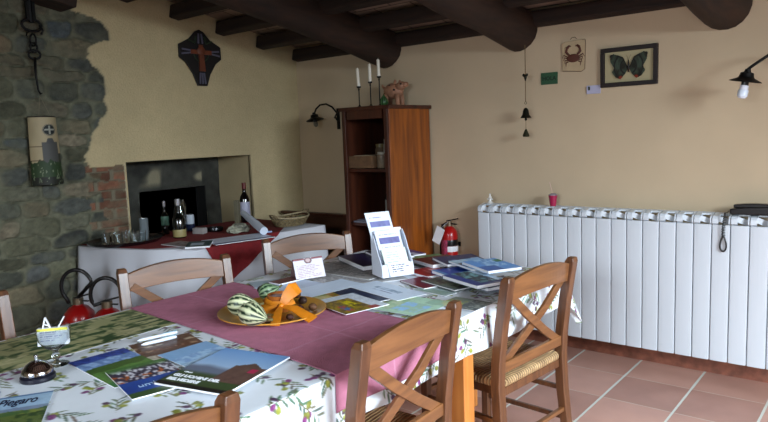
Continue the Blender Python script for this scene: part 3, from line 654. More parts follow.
# ---- bench in the corner
bn = empty('wooden_bench', (.50, -.19, 0), 0, 'dark wooden high backed bench in the room corner left of the cabinet', 'bench')
MB().box((0, -.09, .60), (.86, .022, .40)).build('back_panel', wood('bench_wood', (.22, .12, .07), (.32, .18, .10), .5, 6, 0, .1), bn, bevel=.003)
MB().box((0, -.095, .812), (.90, .05, .022)).build('top_rail', W_cabd, bn, bevel=.004)
MB().box((0, .03, .42), (.86, .24, .03)).build('seat', W_cabd, bn, bevel=.004)
for sx_ in (-1, 1):
    for yy in (-.09, .13): MB().box((sx_*.40, yy, .2025 if yy > 0 else .40), (.04, .04, .405 if yy > 0 else .80)).build('leg', W_cabd, bn, bevel=.003)

# ---- fire extinguishers
M_red = mat('extinguisher_red', (.66, .07, .07), .28, coat=.4)
def extinguisher(loc, h, r, rz, label, hosepts, grp=None, tagm=None):
    o = empty('fire_extinguisher', loc, rz, label, 'fire extinguisher', grp)
    MB().lathe([(0, 0), (r*.97, 0), (r, .01), (r, h*.82), (r*.92, h*.89), (r*.6, h*.955), (r*.32, h*.98), (r*.3, h), (0, h)]).build('cylinder', M_red, o, 'auto')
    MB().lathe([(0, h-.005), (r*.33, h-.005), (r*.33, h+.03), (0, h+.03)]).build('valve', mat('brass_valve', (.55, .5, .42), .35, .8), o, 'auto')
    b = MB(); b.bar((-.02, 0, h+.03), (.07, 0, h+.050), .022, .008); b.bar((-.02, 0, h+.018), (.06, 0, h+.008), .018, .007); b.build('handle', M_black, o, bevel=.002)
    if hosepts: MB().path(hosepts, .011, 8).build('hose', M_black, o, True)
    return o
def arc(c, r, a0, a1, n=14, y=0, sq=1): return [(c[0]+r*math.cos(a), y, c[1]+r*sq*math.sin(a)) for a in np.linspace(a0, a1, n)]
hA = [(0, 0, .56)]+arc((.0, .625), .085, .2, 3.9, 18, 0, 1.15)+[(-.05, 0, .53)]
E1 = extinguisher((.44, -2.225, .0), .53, .088, .75, 'left of the two red fire extinguishers standing by the stone wall', hA, 'red fire extinguishers by the sideboard')
hB = [(0, 0, .555)]+[(x*-1, y, z_-.01) for x, y, z_ in arc((-.0, .60), .085, -.6, 3.3, 18, 0, 1.15)]
E2 = extinguisher((.65, -2.165, .0), .525, .088, .75, 'right of the two red fire extinguishers, next to the white sideboard cloth', hB, 'red fire extinguishers by the sideboard')
p = at(448.5, 240, 1, -.10)
E3 = extinguisher((p.x, -.085, .36), .40, .058, .0, 'red fire extinguisher with a paper tag on the wall between cabinet and radiator', [(0, 0, .42), (-.05, -.01, .40), (-.068, -.01, .30), (-.068, -.01, .15)])
MB().lathe([(.0585, .255), (.0592, .256), (.0592, .298), (.0585, .30)]).build('black_band', M_black, E3, 'auto')
MB().lathe([(.0585, .215), (.0592, .216), (.0592, .253), (.0585, .254)], n=32).build('white_band', M_paper, E3, 'auto')
b = MB(); n_ = 8
for i in range(n_):
    a0, a1 = -2.4+i*.14, -2.4+(i+1)*.14
    b.prism([(0, 0), (1, 0), (1, 1), (0, 1)], (.0595*math.cos(a0), .0595*math.sin(a0), .06), (.0595*(math.cos(a1)-math.cos(a0)), .0595*(math.sin(a1)-math.sin(a0)), 0), (0, 0, .24), (.001*math.cos(a0), .001*math.sin(a0), 0))
b.build('instruction_label', mat('label_pink', (.62, .24, .36), .5, noise=.35, scale=60), E3)
MB().box((0, .065, .26), (.03, .03, .05)).box((0, .055, .26), (.11, .008, .03)).build('wall_bracket', M_iron, E3)
M_t = T(-.045, -.075, .335) @ RY_(.42)
tg = put('paper_tag', MB().box((0, 0, 0), (.068, .002, .12), M_t), M_paper, 'white paper tag tied to the extinguisher beside the radiator', 'tag'); bm_t = tg; tg.location = E3.location
MB().path([(-.02, -.072, .39), (.01, -.03, .43)], .001, 5).build('tag_string', M_paper, tg)
# ================================================================= CHAIRS
def rush_mat():
    m = bpy.data.materials.new('rush'); m.use_nodes = True; nt = m.node_tree; b = nt.nodes['Principled BSDF']; N = nt.nodes; K = nt.links
    tc = N.new('ShaderNodeTexCoord'); sx = N.new('ShaderNodeSeparateXYZ'); K.new(tc.outputs['Object'], sx.inputs[0])
    def M(op, a, b_=None):
        n = N.new('ShaderNodeMath'); n.operation = op
        for i, v in enumerate((a, b_)):
            if v is None: continue
            if isinstance(v, (int, float)): n.inputs[i].default_value = v
            else: K.new(v, n.inputs[i])
        return n.outputs[0]
    ax, ay = M('ABSOLUTE', sx.outputs[0]), M('ABSOLUTE', sx.outputs[1])
    sel = M('GREATER_THAN', ax, ay); n = N.new('ShaderNodeTexNoise'); n.inputs['Scale'].default_value = 18; K.new(tc.outputs['Object'], n.inputs['Vector'])
    co = M('ADD', M('MULTIPLY', sel, sx.outputs[1]), M('MULTIPLY', M('SUBTRACT', 1, sel), sx.outputs[0]))
    co = M('ADD', co, M('MULTIPLY', n.outputs['Fac'], .012)); wv = M('SINE', M('MULTIPLY', co, 420))
    r = N.new('ShaderNodeValToRGB'); e = r.color_ramp.elements; e[0].color = L4((.40, .28, .18)); e[1].color = L4((.84, .70, .50)); K.new(M('ADD', M('MULTIPLY', wv, .3), n.outputs['Fac']), r.inputs[0]); K.new(r.outputs[0], b.inputs['Base Color'])
    bp = N.new('ShaderNodeBump'); bp.inputs['Strength'].default_value = .9; bp.inputs['Distance'].default_value = .004; K.new(wv, bp.inputs['Height']); K.new(bp.outputs[0], b.inputs['Normal'])
    b.inputs['Roughness'].default_value = .6; return m
M_rush = rush_mat()
def make_chair():
    c = empty('dining_chair')
    for s_ in (-1, 1):
        prof = [(-.245, 0), (-.222, .15), (-.205, .30), (-.198, .45), (-.203, .55), (-.222, .70), (-.250, .862), (-.254, .88)]
        b = MB(); rings = []
        for y, z in prof:
            hw = .021; hd = .018 if z < .3 else .020
            if z == .88: hw, hd = .017, .014
            rings.append([b.bm.verts.new((s_*.236+dx*hw, y+dy*hd, z)) for dx, dy in ((-1, -1), (1, -1), (1, 1), (-1, 1))])
        for A, B in zip(rings, rings[1:]):
            for k in range(4): b.bm.faces.new((A[k], A[(k+1) % 4], B[(k+1) % 4], B[k]))
        b.bm.faces.new(rings[0][::-1]); b.bm.faces.new(rings[-1]); b.build('back_post', W_chair, c, bevel=.003)
        MB().bar((s_*.215, .185, 0), (s_*.215, .185, .44), .034, .034, (0, 1, 0)).build('leg', W_chair, c, bevel=.003)
        for z0, z1 in ((.17, .17), (.30, .30)): MB().bar((s_*.230, -.21, z0), (s_*.217, .18, z1), .018, .020).build('stretcher', W_chair, c, bevel=.003)
    for y, z in ((.185, .235), (.185, .33), (-.215, .21)): MB().bar((-.222, y, z), (.222, y, z), .020, .018).build('stretcher', W_rail, c, bevel=.003)
    # arched top rail
    n = 17; top, bot = [], []
    for i in range(n):
        t = -1+2*i/(n-1); x = .217*t; bow = -.012*(1-t*t)
        zt_ = .855+.032*(1-t*t); zb_ = .778+.012*(1-t*t)
        top.append(Vector((x, -.250+bow-.003, zt_))); bot.append(Vector((x, -.240+bow-.003, zb_)))
    MB().strip(top, bot, (0, .020, 0)).build('top_rail', W_rail, c, bevel=.003)
    MB().bar((-.217, -.203, .515), (.217, -.203, .515), .020, .042).build('lower_rail', W_rail, c, bevel=.003)
    for s_ in (-1, 1):     # gently bowed crossing slats
        b = MB(); L_ = [Vector((s_*.204, -.240, .800)), Vector((s_*.068, -.232, .695)), Vector((-s_*.075, -.214, .598)), Vector((-s_*.200, -.203, .522))]
        off = Vector((.014*s_, 0, -.017))*-1; o_ = Vector((0, .004*s_, 0))
        b.strip([p_+Vector((-s_*.013, 0, .013))+o_ for p_ in L_], [p_+Vector((s_*.013, 0, -.013))+o_ for p_ in L_], (0, .014, 0)); b.build('cross_slat', W_rail, c, bevel=.002)
    # rush seat over its rails
    nn_ = 21; V = np.linspace(-1, 1, nn_); A_, B_ = np.meshgrid(V, V, indexing='ij')
    b = MB(); sx_, sy_ = .222, .198
    prof = [(1.0, -.018), (1.03, -.009), (1.03, .004), (.99, .013), (.85, .015), (.5, .010), (0, .006)]
    rings = []
    for f_, z in prof[:-1]:
        ring = []
        for k in range(40):
            a = 2*PI*(k+.5)/40; q = max(abs(math.cos(a)), abs(math.sin(a))); ring.append(b.bm.verts.new((sx_*f_*math.cos(a)/q, sy_*f_*math.sin(a)/q, z)))
        rings.append(ring)
    for A, B in zip(rings, rings[1:]):
        for k in range(40): b.bm.faces.new((A[k], A[(k+1) % 40], B[(k+1) % 40], B[k]))
    b.bm.faces.new(rings[0][::-1]); ct = b.bm.verts.new((0, 0, .006))
    for k in range(40): b.bm.faces.new((rings[-1][k], rings[-1][(k+1) % 40], ct))
    so_ = b.build('seat', M_rush, c, True, loc=(0, -.008, .452))
    for s_ in (-1, 1): MB().bar((s_*.205, -.19, .415), (s_*.205, .18, .415), .022, .034).build('seat_rail', W_chair, c, bevel=.002)
    for y in (-.195, .185): MB().bar((-.212, y, .415), (.212, y, .415), .020, .034).build('seat_rail', W_chair, c, bevel=.002)
    return c
ch0 = make_chair()
GC = 'cross back chairs around the dining table'
def chair(xt, yt, rz, label, first=[True]):
    """xt, yt: where the middle of the back's top stands"""
    c = ch0 if first[0] else copy_tree(ch0); first[0] = False
    d = Vector((-math.sin(rz), math.cos(rz), 0))
    c.location = (xt+.252*d.x, yt+.252*d.y, 0); c.rotation_euler = (0, 0, rz); tag(c, label, 'chair', GC); return c
R90 = PI/2
chair(2.995, -1.595, R90-.10, 'wooden cross back chair with rush seat nearest the radiator')
chair(2.992, -2.452, R90+.03, 'wooden cross back chair in the foreground centre, before the hanging magenta runner')
chair(2.985, -3.345, R90+.02, 'wooden cross back chair whose top just shows at the bottom edge left of centre')
chair(1.508, -2.265, -R90-.28, 'wooden cross back chair behind the table before the white and red sideboard cloth')
chair(1.508, -1.425, -R90-.45, 'darker wooden cross back chair behind the table near the room corner')
chair(1.395, -3.20, -R90-.04, 'wooden chair at the left picture edge behind the green landscape poster')

# ================================================================= DINING TABLE
tb = empty('dining_table', (2.26, -2.5, 0), 0, 'long pine dining table under the olive print tablecloth', 'table')
X0, X1, Y0, Y1 = 1.665, 2.862, -3.75, -1.10; TZ = .75
MB().box((0, (Y0+Y1)/2+2.5, .73), (X1-X0-.012, Y1-Y0-.012, .036)).build('tabletop', W_pine, tb, bevel=.003)
for sx_ in (-1, 1):
    for yy in ((-3.66, -1.89) if sx_ > 0 else (-3.66, -1.89, -1.15)):
        o = MB().box((0, 0, .356), (.072, .072, .712)).build('leg', W_pine, tb, bevel=.004); o.location = (sx_*.535, yy+2.5, 0)
o = MB().box((0, 0, .356), (.072, .072, .712)).build('leg', W_pine, tb, bevel=.004); o.location = (.115, -1.17+2.5, 0)
for sx_ in (-1, 1): MB().box((sx_*.535, -.07, .665), (.024, 2.1, .09)).build('apron', W_pine, tb, bevel=.002)

# tablecloth with printed olive sprigs
RES = .0042; OV = .165
us = np.arange(-OV, X1-X0+OV+1e-6, RES); vs = np.arange(-.10, Y1-Y0+OV+1e-6, RES)
U, V_ = np.meshgrid(us, vs, indexing='ij')
def cloth(U, V_, lift=.0, W_=X1-X0, L_=Y1-Y0, flare=.10, ph=0):
    cu, cv = np.clip(U, 0, W_), np.clip(V_, 0, L_); dx = U-cu; dy = V_-cv
    ad, bd = np.abs(dx), np.abs(dy); d = np.maximum(ad, bd)+.62*np.minimum(ad, bd)
    drop = np.where(d > .012, d-.008, d*.33)
    nx = dx/np.maximum(np.hypot(dx, dy), 1e-6); ny = dy/np.maximum(np.hypot(dx, dy), 1e-6)
    along = np.where(ad > bd, cv, cu)
    wav = np.sin(along*9.5+1.0+ph)+.5*np.sin(along*23+2+ph)
    out = .008+drop*(.06+.075*wav*np.clip(drop/.16, 0, 1))+1.0*np.minimum(ad, bd)*.35
    out = np.where(d > 0, np.maximum(out, .006)+lift, 0)
    P = np.stack([X0+cu+nx*out, Y0+cv+ny*out, TZ+.003+lift-drop], -1); return P
P = cloth(U, V_)
Crgb = np.ones(P.shape)*np.array((.86, .89, .92)); Crgb = Crgb*(1+(vnoise(U*30, V_*30, 51)-.5)*.03)[..., None]
def stamp(cx, cy, a, ra, rb, col, hi=None):
    m = 1.3*max(ra, rb); i0, i1 = np.searchsorted(us, [cx-m, cx+m]); j0, j1 = np.searchsorted(vs, [cy-m, cy+m])
    if i1 <= i0 or j1 <= j0: return
    x = U[i0:i1, j0:j1]-cx; y = V_[i0:i1, j0:j1]-cy; p_ = x*math.cos(a)+y*math.sin(a); q_ = -x*math.sin(a)+y*math.cos(a)
    e = np.hypot(p_/ra, q_/rb); al = np.clip((1.12-e)/.30, 0, 1)[..., None]; cc = np.array(col)
    if hi is not None:
        h = np.clip(1-np.hypot(p_/ra+.3, q_/rb-.3)/.7, 0, 1)[..., None]; cc = cc*(1-h*.6)+np.array(hi)*h*.6
    Crgb[i0:i1, j0:j1] = Crgb[i0:i1, j0:j1]*(1-al)+cc*al
rs = np.random.RandomState(3); step = .118
olive = [((.44, .18, .42), (.68, .42, .62)), ((.55, .58, .22), (.76, .78, .46)), ((.28, .18, .30), (.5, .38, .48)), ((.46, .48, .20), (.68, .70, .42))]
i = 0
for gx in np.arange(-.14, X1-X0+.2, step):
    for gyy in np.arange(-.1, Y1-Y0+.2, step):
        i += 1; cx = gx+rs.uniform(-.03, .03)+(step/2 if int(round(gyy/step)) % 2 else 0); cy = gyy+rs.uniform(-.03, .03); a = rs.uniform(0, 2*PI)
        for k in range(rs.randint(6, 10)):                       # leaves along a twig
            t = (k-3)*.012; px_, py_ = cx+t*math.cos(a), cy+t*math.sin(a); la = a+(.7 if k % 2 else -.7)+rs.uniform(-.2, .2); l_ = rs.uniform(.014, .026)
            stamp(px_+l_*math.cos(la), py_+l_*math.sin(la), la, l_, .0040, (.36+rs.uniform(-.06, .10), .45+rs.uniform(-.06, .06), .36))
        stamp(cx, cy, a, .045, .0016, (.42, .38, .25))
        for k in range(rs.randint(3, 7)):
            oc = olive[rs.randint(4)]; b_ = rs.uniform(0, 2*PI); rr = rs.uniform(.012, .040)
            stamp(cx+rr*math.cos(b_), cy+rr*math.sin(b_), b_, .0115, .0090, oc[0], oc[1])
tc_ = gridmesh('tablecloth', P, Crgb, vcol('printed_oilcloth', .38, .45, .12, 4)); tag(tc_, 'white oilcloth printed with olives and leaves on the long dining table', 'tablecloth')
so = tc_.modifiers.new('thickness', 'SOLIDIFY'); so.thickness = .0015; so.offset = 1
# magenta runner across the table
ru, rv = np.arange(-.13, X1-X0+.125, .006), np.arange(0, .5301, .006)
U, V_ = np.meshgrid(ru, rv, indexing='ij'); yc = (V_-2.575-Y0)-.075*(U/1.2)-.015+.02*(V_/.53)*0
P = cloth(U, yc, lift=.004)
P[..., 2] += (vnoise(U*5, V_*9, 61)-.5)*.004*np.clip(U*8+1, 0, 1)
cr_ = np.ones(P.shape)*np.array((.71, .45, .54)); cr_ = cr_*(1+(vnoise(U*45, V_*45, 62)-.5)*.14)[..., None]
for q in (.265,): cr_ = np.where((np.abs(V_-q-.004*np.sin(U*9)) < .003)[..., None], np.array((.76, .53, .62)), cr_)
for q in (.42, .95): cr_ = np.where((np.abs(U-q-.003*np.sin(V_*20)) < .0035)[..., None], np.array((.74, .51, .60)), cr_)
hem = (V_ < .010) | (V_ > .520) | (U > X1-X0+.115); cr_ = np.where(hem[..., None], cr_*.93, cr_)
rn = gridmesh('table_runner', P, cr_, vcol('runner_fabric', .75, .3, .5, 400)); tag(rn, 'dusty magenta cloth runner laid across the middle of the dining table', 'table runner')
so = rn.modifiers.new('thickness', 'SOLIDIFY'); so.thickness = .0015; so.offset = 1

# ================================================================= PRINTED MATTER
TT = TZ+.0045
M_print = vcol('glossy_print', .38, .32); M_matt = vcol('matt_print', .55, .4)
def rect(TL, TR, BL, z):
    a, b, c = (Vector((q[0], q[1], z)) if abs(q[0]) < 6 else at(*q, 2, z) for q in (TL, TR, BL)); u = (b-a); v = c-a; un = u.normalized(); v = v-un*v.dot(un)
    # keep the far corner right: split the leftover skew evenly
    k = (c-a).dot(un); return a+un*(k*.5), u, v
def sheet(name, TL, TR, BL, z, th, fn, label, cat, group=None, m=None, lines=(), curl=0, pages=False, res=.004, yo=0):
    a, u, v = rect(TL, TR, BL, z+th); nu, nv = max(6, int(u.length/res)), max(6, int(v.length/res))
    U, V_ = np.meshgrid(np.linspace(0, 1, nu), np.linspace(0, 1, nv), indexing='ij')
    o = empty(name, (a.x, a.y, z), 0, label, cat, group)
    P = np.array(u)[None, None]*U[..., None]+np.array(v)[None, None]*V_[..., None]; P[..., 2] = th
    if curl: P[..., 2] += curl*(U**3)
    nm = 'cover' if pages else 'printed_face'
    cth = .0006 if not pages else .0012
    gridmesh(nm, P, np.asarray(fn(U, V_)), m or M_print, o, thick=cth)
    if pages:
        b = MB(); un, vn = u.normalized(), v.normalized(); ins = .002
        b.prism([(ins, ins), (u.length-ins, ins), (u.length-ins, v.length-ins), (ins, v.length-ins)], (0, 0, .0012), un, vn, (0, 0, th-.0026)); b.build('pages', M_paper, o)
        b = MB(); b.prism([(0, 0), (u.length, 0), (u.length, v.length), (0, v.length)], (0, 0, 0), un, vn, (0, 0, .0012)); bc = fn(np.array([[.02]]), np.array([[.5]])); b.build('back_cover', mat('cover_'+name+label[:14], tuple(np.asarray(bc)[0, 0]), .4), o)
        b = MB(); b.prism([(0, 0), (.003, 0), (.003, v.length), (0, v.length)], (0, 0, .0012), un, vn, (0, 0, th-.0026)); b.build('spine', mat('cover_'+name+label[:14], (1, 1, 1)), o)
    elif th > .0015:
        b = MB(); b.prism([(.001, .001), (u.length-.001, .001), (u.length-.001, v.length-.001), (.001, v.length-.001)], (0, 0, 0), u.normalized(), v.normalized(), (0, 0, th-.0008)); b.build('inner_pages', M_paper, o)
    x, y = u.normalized(), v.normalized(); zz_ = x.cross(-y)
    sgn = 1 if zz_.z > 0 else -1
    for (s, uu, vv, size, mm, *kw) in lines:
        kw = [dict(kw[0])] if kw else [{}]; ysc = kw[0].pop('ysc', 1)
        M = Matrix(((x.x, -y.x*ysc, 0, u.x*uu+v.x*vv), (x.y, -y.y*ysc, 0, u.y*uu+v.y*vv), (0, 0, 1, th+.0007), (0, 0, 0, 1)))
        text('lettering', s, size, M, mm, o, **kw[0])
    return o
def plain(c, n=.05, s=12, seed=1): return lambda U, V_: np.array(c)*(1+(vnoise(U*s, V_*s, seed)-.5)*n*2)[..., None]*np.ones(U.shape+(3,))
def textblock(c, ink, rows, x0=.12, x1=.88, y0=.15, y1=.9, seed=1, fill=.5):
    def f(U, V_):
        C = np.array(c)*np.ones(U.shape+(3,)); r = (V_-y0)/(y1-y0)*rows; k = np.floor(r); on = (r-k < fill) & (U > x0) & (U < x1) & (V_ > y0) & (V_ < y1)
        end = x0+(x1-x0)*(.6+.4*((np.sin(k*12.9+seed)*43758) % 1)); on &= (U < end) & (vnoise(U*55, k*3.3, seed, 1) > .28)
        return np.where(on[..., None], np.array(ink), C)
    return f
def zones(base, items, noise=.1, s=14, seed=1):
    """items: (u0,u1,v0,v1,colour[,mottle colour])"""
    def f(U, V_):
        C = np.array(base)*np.ones(U.shape+(3,)); w_ = (vnoise(U*5, V_*5, seed)-.5)*.08
        for it in items:
            u0, u1, v0, v1, col = it[:5]; m = (U >= u0) & (U <= u1) & (V_+(w_ if len(it) > 6 else 0) >= v0) & (V_+(w_ if len(it) > 6 else 0) <= v1)
            cc = np.array(col)*np.ones(U.shape+(3,))
            if len(it) > 5 and it[5] is not None: cc = mix(cc, np.array(it[5]), np.clip((vnoise(U*s, V_*s, seed+3)-.42)*6, 0, 1))
            C = np.where(m[..., None], cc, C)
        return C*(1+(vnoise(U*20, V_*20, seed+7)-.5)*noise*2)[..., None]
    return f
# green landscape poster
def poster(U, V_):
    C = np.array((.60, .60, .43))*np.ones(U.shape+(3,)); n = vnoise(U*16, V_*14, 71, 4); n2 = vnoise(U*40, V_*10, 72, 3)
    C = mix(C, np.array((.72, .70, .54)), np.clip((vnoise(U*7, V_*16, 73)-.5)*5, 0, 1)); C = mix(C, np.array((.19, .30, .17)), np.clip((n-.53)*12, 0, 1)); C = mix(C, np.array((.30, .36, .22)), np.clip((n2-.55)*8, 0, 1)*.7)
    e = (U < .012) | (U > .988) | (V_ < .02); return np.where(e[..., None], np.array((.66, .64, .52)), C)
sheet('poster', (1.672, -3.62), (1.672, -2.575), (2.02, -3.62), TT, .0008, poster, 'long green landscape photo poster lying along the far left edge of the table', 'poster', m=M_matt)
# Piegaro leaflet
sheet('leaflet', (2.197, -3.366), (2.307, -3.186), (2.39, -3.48), TT+.003, .002, zones((.58, .70, .80), [(0, 1, 0, .05, (.30, .45, .62)), (0, 1, .40, .50, (.45, .52, .62), None, 1), (0, 1, .50, .62, (.25, .36, .20), (.46, .50, .24), 1), (0, 1, .62, 1, (.34, .40, .20), (.16, .25, .12), 1)], .06),
      'pale blue leaflet titled Piegaro in the lower left corner of the table', 'leaflet', lines=[('Piegaro', .40, .30, .031, mat('navy_ink', (.06, .12, .24), .5), dict(shear=.3, bold=.0004, ysc=2.1))])
sheet('leaflet', (2.10, -3.42), (2.18, -3.27), (2.21, -3.48), TT, .002, zones((.16, .20, .45), [(.2, .9, .3, .6, (.25, .35, .6))], .1), 'dark blue leaflet peeking out left of the bell, under the Piegaro leaflet', 'leaflet')
# two green and blue brochures
sheet('brochure', (75, 361), (130, 346), (107, 390), TT, .003, zones((.34, .50, .24), [(0, 1, 0, .18, (.13, .20, .48), (.20, .30, .62)), (0, 1, .18, .36, (.56, .68, .84), (.40, .52, .72), 1), (0, 1, .36, .52, (.24, .36, .16), None, 1), (0, 1, .85, 1, (.16, .45, .18))], .1),
      'green and blue landscape brochure lying left of the blue brochure with a crowd photo', 'brochure')
def crowd(U, V_):
    C = np.array((.10, .20, .50))*np.ones(U.shape+(3,)); C = mix(C, np.array((.14, .32, .62)), vnoise(U*3, V_*4, 5))
    n = vnoise(U*22, V_*16, 81, 2); n2 = vnoise(U*14, V_*10, 82, 2); m = (V_ < .52)
    D = mix(np.array((.20, .18, .26)), np.array((.78, .78, .82)), np.clip((n-.5)*8, 0, 1)); D = mix(D, np.array((.62, .32, .14)), np.clip((n2-.62)*9, 0, 1)*(V_ > .25)); D = mix(D, np.array((.25, .42, .20)), np.clip(.18-V_, 0, .12)*8)
    C = np.where(m[..., None], D, C); return np.where(((V_ > .86))[..., None], np.array((.20, .30, .16)), C)
sheet('brochure', (104, 372), (163, 358), (133, 399), TT+.0042, .004, crowd, 'dark blue brochure with a crowd photo and the word umbria', 'brochure', lines=[('umbria', .22, .74, .034, mat('pale_ink', (.62, .74, .86), .5))])
sheet('brochure', (126, 346), (186, 333), (150, 361), TT, .002, zones((.36, .24, .18), [(0, 1, .25, .35, (.66, .60, .52), (.3, .18, .14)), (0, 1, .5, .6, (.60, .48, .38), (.35, .2, .15)), (0, .5, .8, 1, (.70, .66, .60), (.4, .2, .14))], .25, 9), 'brown food brochure lying under the two white pens', 'brochure')
sheet('leaflet', (165, 353), (213, 339), (186, 373), TT+.0035, .002, zones((.50, .66, .82), [(0, 1, .35, .62, (.62, .76, .88), (.48, .62, .80), 1), (0, 1, .62, 1, (.55, .68, .80), (.66, .78, .88), 1)], .03), 'pale sky blue leaflet left of the brochure with white bold lettering', 'leaflet')
def museum(U, V_):
    C = mix(np.array((.42, .60, .82)), np.array((.66, .76, .86)), np.clip(V_*1.7, 0, 1)); C = mix(C, np.array((.38, .42, .50)), np.clip((V_-.42-.05*vnoise(U*4, V_*2, 3))*12, 0, 1)*(V_ < .75))
    C = mix(C, np.array((.20, .27, .15)), np.clip((V_-.62)*12, 0, 1)); h = (U > .55) & (V_ > .38-.1*np.clip(1-np.abs(U-.75)*6, 0, 1)) & (V_ < .78); C = np.where(h[..., None], mix(np.array((.28, .19, .18)), np.array((.42, .32, .28)), vnoise(U*18, V_*18, 6)), C)
    C = np.where(((U > .83) & (U < .93) & (V_ > .42) & (V_ < .52))[..., None], np.array((.66, .12, .30)), C); return np.where((V_ > .92)[..., None], np.array((.05, .05, .07)), C)
sheet('brochure', (212, 346), (275, 354.5), (169, 385), TT+.009, .006, museum, 'blue sky brochure with a stone house and white bold lettering', 'brochure', pages=False,
      lines=[('GLI UOMINI DEL', .04, .80, .022, M_inkw, dict(bold=.0010)), ('BELVEDERE', .05, .89, .022, M_inkw, dict(bold=.0010)), ('ITALIA', .10, .70, .010, M_inkw)])
sheet('map_sheet', (233, 344), (262, 349), (221, 356), TT, .001, plain((.80, .84, .90), .03), 'small white slip under the right edge of the stone house brochure', 'leaflet') if False else None
# pens
def pen(a, b, label):
    p0, p1 = at(*a, 2, TT+.012), at(*b, 2, TT+.012); o = empty('pen', (p0.x, p0.y, TT+.0105), math.atan2(p1.y-p0.y, p1.x-p0.x), label, 'pen', 'white pens'); L_ = (p1-p0).length
    MB().lathe([(0, 0), (.002, .001), (.0055, .014), (.006, .03), (.006, L_*.8), (.005, L_*.97), (0, L_)], (0, 0, 0), 14, RY_(PI/2)).build('barrel', mat('pen_white', (.84, .88, .92), .3), o, 'auto')
    MB().box((L_*.8, 0, .0075), (.05, .003, .0016)).box((L_*.93, 0, .006), (.006, .003, .004)).build('clip', mat('pen_clip', (.45, .60, .66), .3), o)
pen((137, 340.5), (178, 331.5), 'upper of the two white pens on the brown brochure')
pen((141, 344.5), (177, 336), 'lower of the two white pens on the brown brochure')

# ---- desk bell
p = at(43, 384, 2, TT); bl = empty('desk_bell', (2.165, -3.165, TT), 0, 'round chrome desk bell on a dark base beside the glass goblet', 'bell')
MB().lathe([(0, 0), (.046, 0), (.048, .004), (.047, .012), (.040, .016), (0, .016)], n=40).build('bell_base', mat('bell_base_dark', (.07, .07, .13), .35), bl, 'auto')
MB().lathe([(.041, .018), (.043, .020), (.042, .026), (.039, .034), (.036, .036), (.030, .045), (.018, .053), (.006, .056), (0, .056)], n=48).build('bell_dome', M_chrome, bl, 'auto')
MB().lathe([(0, .056), (.004, .056), (.004, .066), (.007, .067), (.006, .072), (0, .073)], n=20).build('plunger', M_chrome, bl, 'auto')
# ---- goblet holding cards
gx_, gyy_ = 2.085, -3.075; gb = empty('glass_goblet', (gx_, gyy_, TT+.001), 0, 'stemmed clear glass goblet holding business cards beside the desk bell', 'goblet')
MB().lathe([(0, 0), (.036, 0), (.036, .002), (.012, .006), (.006, .014), (.013, .024), (.013, .030), (.006, .040), (.014, .048), (.034, .060), (.046, .080), (.049, .105), (.048, .118), (.0465, .118), (.0475, .105), (.0445, .081), (.032, .062), (.010, .053), (0, .052)], n=40).build('glass_body', M_glass, gb, 'auto')
cam_dir = math.atan2(CAM.y-gyy_, CAM.x-gx_)
cdg = empty('business_cards', (gx_, gyy_, TT+.001), -.72+PI/2+.05, 'stack of white business cards with a yellow top strip standing in the goblet', 'business cards')
cdg.rotation_euler = (0, 0, .90)
n = 30; U, V_ = np.meshgrid(np.linspace(0, 1, n*2), np.linspace(0, 1, n), indexing='ij')
fc = textblock((.86, .88, .92), (.52, .55, .68), 5, .1, .9, .2, .8, 3, .4)(U, V_); fc = np.where((V_ > .86)[..., None], np.array((.86, .84, .28)), fc)
fc = fc[:, ::-1]
fc = np.where((V_ > .84)[..., None], np.array((.84, .83, .30)), textblock((.86, .88, .92), (.55, .58, .72), 5, .1, .9, .2, .8, 3, .4)(U, 1-V_))
gridmesh('front_card', np.stack([(U-.5)*.086, np.full(U.shape, -.014)-.004*(1-V_), .066+V_*.052+0*U], -1), fc, M_matt, cdg)
MB().box((0, -.004, .0915), (.086, .016, .052)).build('card_stack', M_paper, cdg)
for dx, r_ in ((-.018, .35), (-.004, -.25)): pass
b = MB(); b.bar((-.030, .0, .112), (-.020, .0, .150), .003, .008, (0, 1, 0)); b.bar((-.006, .0, .112), (-.020, .0, .150), .003, .008, (0, 1, 0)); b.bar((-.026, .0, .130), (-.010, 0, .122), .003, .004, (0, 1, 0)); b.bar((.012, .0, .112), (.034, .0, .148), .003, .008, (0, 1, 0))
b.build('paper_strip', M_paper, cdg)

# ================================================================= PLATE WITH GOURDS
pcx, pcy = 2.252, -2.345; PZ = TT+.0035
plt = MB().lathe([(0, .004), (.12, .004), (.165, .012), (.198, .022), (.203, .0225), (.203, .018), (.17, .006), (.125, -.0005), (0, -.0005)], n=64).build('plate', mat('ochre_glaze', (.74, .53, .20), .3, coat=.4, noise=.06, scale=8), None, 'auto')
plt.location = (pcx, pcy, PZ+.001); tag(plt, 'large round ochre yellow plate on the magenta runner', 'plate')
dk, lt = (.06, .17, .10), (.80, .82, .66)
def gp(px, py, z): return at(px, py, 2, z)
g1 = gp(238, 307, PZ+.055); gourd('gourd', (g1.x-.01, g1.y+.01, PZ+.060), .042, .122, (PI/2, 0, 2.15), dk, lt, 'green and white striped gourd at the left rim of the ochre plate')
g2 = gp(251, 313, PZ+.055); gourd('gourd', (g2.x+.01, g2.y-.012, PZ+.058), .043, .136, (PI/2+.12, .0, 1.62), dk, lt, 'green and white striped gourd in front of the leftmost gourd on the ochre plate')
g3 = gp(266, 291, PZ+.05); gourd('gourd', (g3.x, g3.y, PZ+.045), .036, .09, (1.3, 0, 2.6), (.05, .20, .12), (.55, .66, .5), 'small dark green striped gourd at the back of the ochre plate')
